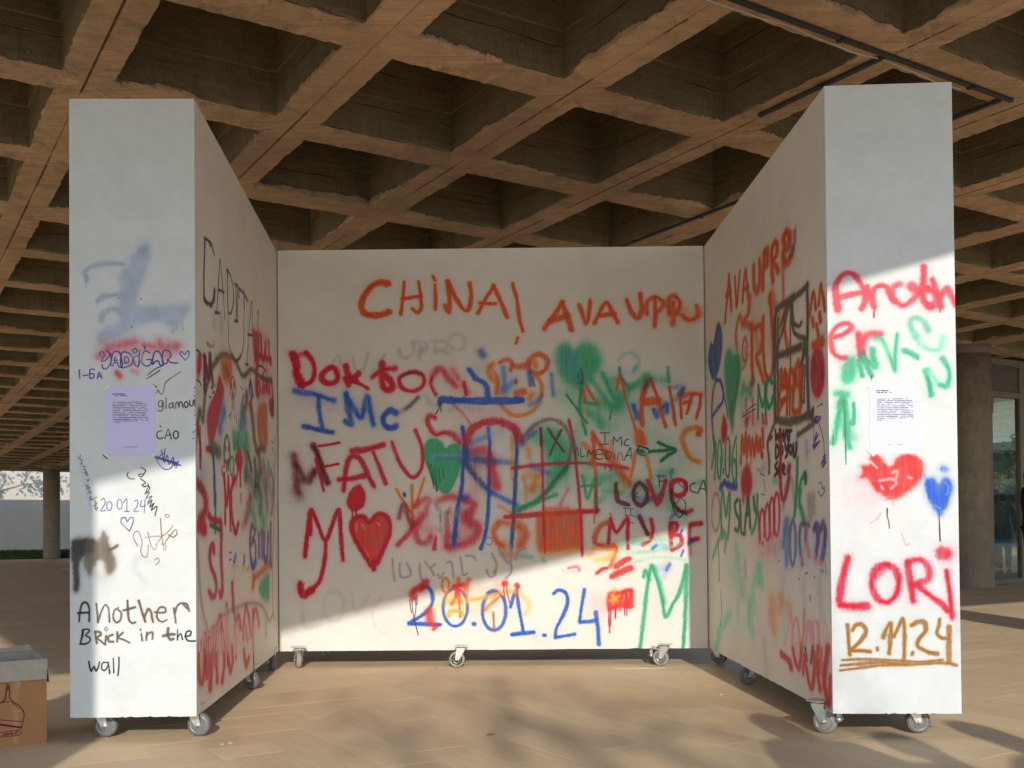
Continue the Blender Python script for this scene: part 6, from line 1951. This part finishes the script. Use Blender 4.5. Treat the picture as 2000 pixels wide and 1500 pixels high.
def person(loc, rz, h, label, arm_l=(0.24, -0.02), arm_r=(0.24, 0.02), coat=M_COAT, long_hair=True, bend_r=0.0, group=None):
    s = h / 1.70
    t = empty('person', loc, rz); t.scale = (s, s, s)
    V = [(0, 0, 0.94), (0, 0.005, 1.08), (0, 0.0, 1.27), (0, 0.012, 1.41), (0, 0.008, 1.475), (0, -0.022, 1.545), (0, -0.010, 1.605), (0, 0.0, 1.665), (0, 0.002, 1.69)]
    Rr = [(0.15, 0.115), (0.128, 0.095), (0.155, 0.11), (0.085, 0.07), (0.052, 0.054), (0.056, 0.070), (0.074, 0.092), (0.064, 0.078), (0.03, 0.04)]
    E_ = [(i, i + 1) for i in range(8)]
    arms = {}
    for sx, (ex, ey), bend in ((-1, arm_l, 0.0), (1, arm_r, bend_r)):
        b = len(V)
        wr = (sx * (ex + 0.01), ey - 0.07 - 0.16 * bend, 0.88 + 0.14 * bend)
        V += [(sx * 0.165, 0.005, 1.385), (sx * ex, ey + 0.01, 1.12), wr, (wr[0], wr[1] - 0.02 - 0.03 * bend, wr[2] - 0.065)]
        Rr += [0.055, 0.041, 0.027, (0.018, 0.034)]
        E_ += [(2, b), (b, b + 1), (b + 1, b + 2), (b + 2, b + 3)]
        arms[sx] = (V[b], V[b + 1], V[b + 2])
        for q in range(4):           # fingers, curled a little
            f0 = len(V); y = -0.026 + q * 0.017; L = (0.058, 0.07, 0.066, 0.05)[q]
            p = V[b + 3]
            V += [(p[0], p[1] + y, p[2] - 0.035), (p[0] - sx * 0.006, p[1] + y, p[2] - 0.035 - L * 0.5), (p[0] - sx * 0.022, p[1] + y, p[2] - 0.035 - L)]
            Rr += [0.009, 0.0085, 0.007]; E_ += [(b + 3, f0), (f0, f0 + 1), (f0 + 1, f0 + 2)]
        f0 = len(V); p = V[b + 3]
        V += [(p[0] - sx * 0.012, p[1] - 0.04, p[2] + 0.005), (p[0] - sx * 0.02, p[1] - 0.055, p[2] - 0.035)]
        Rr += [0.011, 0.009]; E_ += [(b + 3, f0), (f0, f0 + 1)]
    for sx in (-1, 1):
        b = len(V)
        V += [(sx * 0.088, 0, 0.86), (sx * 0.10, -0.008 * sx, 0.49), (sx * 0.11, 0.03, 0.09), (sx * 0.125, -0.10, 0.045)]
        Rr += [0.088, 0.055, 0.036, (0.034, 0.03)]
        E_ += [(0, b), (b, b + 1), (b + 1, b + 2), (b + 2, b + 3)]
    skin_obj('body', V, E_, Rr, M_SKIN, t)
    cv_ = [(0, 0, 0.80), (0, 0, 0.95), (0, 0.005, 1.10), (0, 0.0, 1.28), (0, 0.014, 1.405)]
    cr_ = [(0.205, 0.155), (0.18, 0.14), (0.155, 0.125), (0.185, 0.135), (0.10, 0.085)]
    ce = [(i, i + 1) for i in range(4)]
    for sx in (-1, 1):
        b = len(cv_); a0, a1, a2 = arms[sx]
        cv_ += [a0, a1, a2]; cr_ += [0.078, 0.062, 0.048]; ce += [(3, b), (b, b + 1), (b + 1, b + 2)]
    skin_obj('coat', cv_, ce, cr_, coat, t, 2, 3)
    tv = [(0, 0, 0.93)]; tr_ = [(0.165, 0.13)]; te = []
    for sx in (-1, 1):
        b = len(tv); tv += [(sx * 0.09, 0, 0.84), (sx * 0.102, -0.004, 0.48), (sx * 0.11, 0.03, 0.10)]
        tr_ += [0.104, 0.075, 0.058]; te += [(0, b), (b, b + 1), (b + 1, b + 2)]
    skin_obj('trousers', tv, te, tr_, M_TROUS, t)
    for sx in (-1, 1):
        skin_obj('shoe', [(sx * 0.11, 0.06, 0.05), (sx * 0.115, 0.0, 0.048), (sx * 0.128, -0.13, 0.035)], [(0, 1), (1, 2)], [(0.044, 0.045), (0.048, 0.046), (0.042, 0.03)], M_SHOE, t, 2, 1)
    bm = bmesh.new(); bmesh.ops.create_uvsphere(bm, u_segments=32, v_segments=20, radius=1.0)
    low = 1.36 if long_hair else 1.53
    for v in bm.verts:
        wv = 1 + 0.035 * math.sin(9 * math.atan2(v.co.y, v.co.x)) * (1 - abs(v.co.z))
        v.co = Vector((v.co.x * 0.089 * wv, v.co.y * 0.108 * wv + 0.014, v.co.z * 0.108 + 1.618))
    dead = [v for v in bm.verts if v.co.y < -0.035 and v.co.z < 1.665 - 0.25 * abs(v.co.x)]
    bmesh.ops.delete(bm, geom=dead, context='VERTS')
    for v in bm.verts:
        if v.co.z < 1.60:
            t_ = (1.60 - v.co.z) / 0.09
            v.co.z = 1.60 - t_ * (1.60 - low); v.co.x *= 1.0 + (0.25 if long_hair else -0.1) * t_; v.co.y = max(v.co.y, 0.02) + 0.018 * t_
    for f in bm.faces: f.smooth = True
    me = bpy.data.meshes.new('hair'); bm.to_mesh(me); bm.free()
    ho = link('hair', me, [M_HAIR], t); so = ho.modifiers.new('thick', 'SOLIDIFY'); so.thickness = 0.010
    for sx in (-1, 1):
        m = MB(); m.tube([(sx * 0.076, 0.0, 1.625), (sx * 0.086, 0.008, 1.61), (sx * 0.082, 0.004, 1.585), (sx * 0.074, -0.004, 1.575)], [0.007, 0.010, 0.008, 0.004], 8); m.build('ear', M_SKIN, t)
    for sx in (-1, 1):
        m = MB(); m.lathe([(0, -0.006), (0.010, 0), (0, 0.006)], 10, Matrix.Translation((sx * 0.030, -0.093, 1.602)) @ Matrix.Rotation(R(90), 4, 'X'))
        m.build('eye', M_SHOE, t)
    m = MB(); m.tube([(0, -0.098, 1.60), (0, -0.116, 1.572), (0, -0.098, 1.562)], [0.006, 0.012, 0.008], 8); m.build('nose', M_SKIN, t)
    m = MB(); m.tube([(-0.022, -0.088, 1.535), (0, -0.096, 1.533), (0.022, -0.088, 1.535)], [0.003, 0.006, 0.003], 8); m.build('mouth', simple('lips', (0.35, 0.12, 0.10), 0.5), t)
    tag(t, label, 'person', group)
    return t
person((7.66, 15.10, 0), R(35), 1.72, 'person in a black coat at the right frame edge, by the glass front', arm_l=(0.27, -0.06), bend_r=0.0, group=None)
person((9.02, 19.2, 0), R(200), 1.56, 'dark-clothed person standing behind the glass, nearest the column')
person((9.36, 19.6, 0), R(150), 1.52, 'second dark-clothed person behind the glass, further from the column', long_hair=False)
person((1.46, 0.80, 0), R(175), 1.66, 'onlooker in grey jacket behind the camera, casting the leftmost shadow at lower right', coat=M_GREYC)
person((1.90, 0.14, 0), R(150), 1.74, 'onlooker behind the camera casting the middle shadow at lower right', long_hair=False)
person((2.30, 0.42, 0), R(205), 1.72, 'onlooker behind the camera casting the rightmost shadow at lower right', arm_r=(0.34, -0.2), bend_r=1.0)

# ================================================================== FAR LEFT: WALL AND GRASS
M_WALLW = simple('white_render', (0.62, 0.57, 0.49), 0.9, var=0.08, scale=0.8, bump=0.2)
M_COPE = simple('coping_stone', (0.45, 0.43, 0.4), 0.8)
bw = empty('boundary_wall', ac(-40, 50.4, 0), TH)
m = MB(); m.box(0, 90, 0, 0.3, 0, 6.4); m.build('wall_face', M_WALLW, bw)
m = MB(); m.box(-0.05, 90.05, -0.04, 0.34, 6.4, 6.5); m.build('coping', M_COPE, bw)
m = MB(); m.box(0, 90, -0.03, -0.002, 0, 0.25); m.build('plinth', M_COPE, bw)
tag(bw, 'long white rendered wall beyond the hall at far left, sunlit along its top', 'wall')
M_GRASS = simple('grass', (0.045, 0.085, 0.022), 0.8, var=0.5, scale=6)
rg = random.Random(8)
lawn = empty('dummy', (0, 0, 0)); bpy.data.objects.remove(lawn)
vs, fs = [], []
def gp(a, c, z): v_ = ac(a, c, z); return (v_.x, v_.y, v_.z)
NA = 60
for i in range(NA + 1):
    a = -6 + 22 * i / NA
    for c, z in ((42.9, 0.0), (43.0, 0.10), (45, 0.16), (50.3, 0.20)):
        vs.append(gp(a, c + rg.uniform(-.03, .03), z + rg.uniform(0, 0.04) * (z > 0)))
for i in range(NA):
    for j in range(3):
        b = i * 4 + j; fs.append((b, b + 4, b + 5, b + 1))
for i in range(14000):
    a, c = rg.uniform(-3, 12), 42.9 + 7.3 * rg.random() ** 1.6
    h = rg.uniform(0.05, 0.16); w = rg.uniform(0.01, 0.03); z = 0.06 + min(0.1, (c - 42.9) * 0.1)
    b = len(vs); dx, dy = rg.uniform(-.05, .05), rg.uniform(-.05, .05)
    vs += [gp(a - w, c, z), gp(a + w, c + rg.uniform(-w, w), z), gp(a + dx, c + dy, z + h)]
    fs.append((b, b + 1, b + 2))
me = bpy.data.meshes.new('grass'); me.from_pydata(vs, [], fs)
tag(link('grass', me, [M_GRASS]), 'strip of grass along the foot of the white wall at far left', 'grass', kind='stuff')

# ================================================================== TREES AND HOUSE OPPOSITE (light, shadows and reflections)
M_BARK = simple('bark', (0.11, 0.085, 0.06), 0.9, var=0.3, scale=8)
def leafmat(name, c):
    t_ = NT(name); g_ = t_.add('ShaderNodeNewGeometry')
    oi = t_.noise(g_.outputs['Position'], 1.4, 3)
    t_.l(t_.ramp(oi, [(0.3, tuple(v * 0.6 for v in c)), (0.7, tuple(min(1, v * 1.5) for v in c))]), t_.b.inputs['Base Color'])
    t_.b.inputs['Roughness'].default_value = 0.6
    return t_.m
M_LEAF = leafmat('leaves', (0.07, 0.10, 0.03)); M_LEAF2 = leafmat('leaves_autumn', (0.16, 0.13, 0.04))
def tree(x, y, h, label, seed, leaf, mat, spread=0.55, levels=4, leafn=9, lsize=0.09, trunk=0.17):
    rg = random.Random(seed); t = empty('tree', (x, y, 0)); m = MB(); tips = []
    def grow(p, d, L, r, lv):
        pts = [p]; q = p.copy(); dd = d.copy()
        for i in range(4):
            dd = (dd + Vector((rg.uniform(-.12, .12), rg.uniform(-.12, .12), rg.uniform(-.02, .10)))).normalized()
            q = q + dd * (L / 4); pts.append(q.copy())
        m.tube(pts, [r, r * .9, r * .8, r * .7, r * .6], 7 if lv > 1 else 5)
        if lv <= 1: tips.extend(pts[1:])
        if lv == 0: return
        for i in range(rg.choice((2, 3, 3))):
            ax = dd.orthogonal().normalized(); ax.rotate(Matrix.Rotation(rg.uniform(0, 6.28), 3, dd))
            nd = (dd + ax * rg.uniform(spread * .6, spread * 1.4)).normalized()
            grow(pts[rg.choice((3, 4, 4))], nd, L * rg.uniform(.62, .82), r * .58, lv - 1)
    grow(Vector((0, 0, -0.05)), Vector((0, 0, 1)), h * 0.36, trunk, levels)
    m.build('trunk', M_BARK, t)
    if leaf:
        vs, fs = [], []
        for p in tips:
            for i in range(leafn):
                c = p + Vector((rg.gauss(0, .22), rg.gauss(0, .22), rg.gauss(0, .18))) * (h / 8)
                u = Vector((rg.uniform(-1, 1), rg.uniform(-1, 1), rg.uniform(-1, 1))).normalized() * lsize
                w = u.orthogonal().normalized() * lsize * 0.5
                b = len(vs); vs += [tuple(c - u), tuple(c + w), tuple(c + u), tuple(c - w)]; fs.append((b, b + 1, b + 2, b + 3))
        me = bpy.data.meshes.new('crown'); me.from_pydata(vs, [], fs); link('crown', me, [mat], t)
    tag(t, label, 'tree')
    return t
tree(2.2, -15.0, 7.9, 'tall sparse tree behind the camera whose limbs throw blurred shadows on the floor', 5, True, M_LEAF, 0.55, 4, 1, 0.08, 0.17)
pt_ = ac(28.0, 17.9); tree(pt_.x, pt_.y, 2.9, 'small sunlit leafy tree in the court, seen through the glass front', 12, True, M_LEAF2, 0.6, 3, 26, 0.07, 0.06)
pt_ = ac(34.2, 19.6); tree(pt_.x, pt_.y, 4.6, 'darker tree behind the small sunlit one in the court', 15, True, M_LEAF, 0.6, 4, 14, 0.10, 0.12)
pt_ = ac(2.7, 47.7); tree(pt_.x, pt_.y, 7.5, 'tree in front of the white wall at far left, casting leafy shadows on it', 44, True, M_LEAF, 0.8, 4, 10, 0.10, 0.12)
pt_ = ac(-14, -16); tree(pt_.x, pt_.y, 9, 'broad tree across the plaza behind the camera', 21, True, M_LEAF, 0.6, 4, 12, 0.12, 0.2)

ab = empty('apartment_house', ac(37.6, 34, 0), TH)
M_PALE = simple('pale_render', (0.50, 0.52, 0.46), 0.9, var=0.05, scale=1)
M_WIN = simple('dark_window', (0.03, 0.035, 0.04), 0.15)
def hb(name, x0, x1, y0, y1, z0, z1, mat): m = MB(); m.box(x0, x1, y0, y1, z0, z1); return m.build(name, mat, ab)
hb('wall', 1.6, 14, -22, 0, 0, 13.5, M_PALE)
for z in (4.2, 7.4, 10.6):
    hb('balcony', 0, 1.58, -21.5, -0.3, z, z + 0.22, M_PALE)
    hb('parapet', 0, 0.15, -21.5, -0.3, z + 0.23, z + 1.18, M_PALE)
    for j in range(7):
        y = -3.2 - j * 2.8
        hb('window', 1.52, 1.585, y, y + 1.3, z + 0.35, z + 2.6, M_WIN)
for j in range(4): hb('pillar', 0.1, 0.5, -1.2 - j * 6.2, -0.8 - j * 6.2, 0, 4.19, M_PALE)
hb('shop_front', 1.5, 1.585, -21, -1, 0.1, 3.9, M_WIN)
hb('roof', 1.2, 14.4, -22.4, 0.4, 13.501, 13.8, M_COPE)
tag(ab, 'pale apartment house with long balconies, seen through the glass front at right', 'building')

# house added across the plaza for the glass front to mirror
ab = empty('office_house', ac(46, -26, 0), TH)
M_GREENISH = simple('shaded_render', (0.22, 0.23, 0.19), 0.9, var=0.15, scale=1)  # dark greenish tone stands for the shaded side of the house
hb('wall', 0, 52, -12, 0, 0, 11.5, M_GREENISH)
for z in (3.2, 6.4, 9.6):
    hb('balcony', 0.5, 51.5, 0.002, 1.4, z, z + 0.2, M_PALE)
    hb('parapet', 0.5, 51.5, 1.25, 1.4, z + 0.201, z + 1.15, M_PALE)
for z in (0.4, 3.6, 6.8):
    for j in range(14): hb('window', 1.5 + j * 3.6, 3.6 + j * 3.6, 0.002, 0.03, z, z + 2.1, M_WIN)
hb('roof', -0.4, 52.4, -12.4, 0.4, 11.502, 11.8, M_COPE)
tag(ab, 'added dark house with balconies across the plaza, for the glass front to mirror', 'building')
pt_ = ac(44, -13); tree(pt_.x, pt_.y, 6.5, 'leafy tree across the plaza, mirrored in the glass front', 31, True, M_LEAF2, 0.6, 4, 12, 0.12, 0.14)

# ================================================================== LITTER ON THE FLOOR
def scrap(x, y, pts, mat, name, label, cat, grp=None, z=0.003):
    t_ = bpy.data.meshes.new(name); n = len(pts)
    t_.from_pydata([(p[0], p[1], z + (p[2] if len(p) > 2 else 0)) for p in pts], [], [tuple(range(n))])
    o = link(name, t_, [mat], None, (x, y, 0)); s_ = o.modifiers.new('t', 'SOLIDIFY'); s_.thickness = 0.0012
    tag(o, label, cat, grp)
M_DRY = simple('dry_leaf', (0.30, 0.12, 0.04), 0.7)
scrap(-0.10, 4.43, [(-0.022, -0.006), (0, -0.014, .004), (0.026, -0.002, .008), (0.012, 0.012, .003), (-0.012, 0.010, .002)], M_DRY, 'dry_leaf', 'small reddish dry leaf lying on the sunny floor in front centre', 'leaf')
M_BIT = simple('white_bit', (0.8, 0.8, 0.78), 0.7)
for x, y, s, lb in [(-1.215, 4.29, .008, 'left one of two white paint flakes right of the left wall end'), (-1.185, 4.31, .009, 'right one of two white paint flakes right of the left wall end'), (1.10, 5.45, .006, 'tiny white paint flake on the floor left of the right wall middle castor'), (1.42, 4.05, .006, 'white paint flake on the floor just below the right wall end'), (-0.88, 6.55, .007, 'white paint flake below the left part of the back wall')]:
    scrap(x, y, [(-s, -s * .7), (s, -s), (s * .8, s), (-s * .7, s * .8)], M_BIT, 'paint_flake', lb, 'paint flake')
M_SMEAR = simple('spilt_paint', (0.75, 0.78, 0.72), 0.5)
scrap(0.78, 6.52, [(-0.17, 0.002), (-0.08, -0.016), (0.02, -0.006), (0.11, -0.013), (0.20, 0.010), (0.09, 0.018), (-0.02, 0.008), (-0.10, 0.016)], M_SMEAR, 'paint_smear', 'thin white paint smear on the floor left of the right castor of the back wall', 'paint smear', z=0.0022)
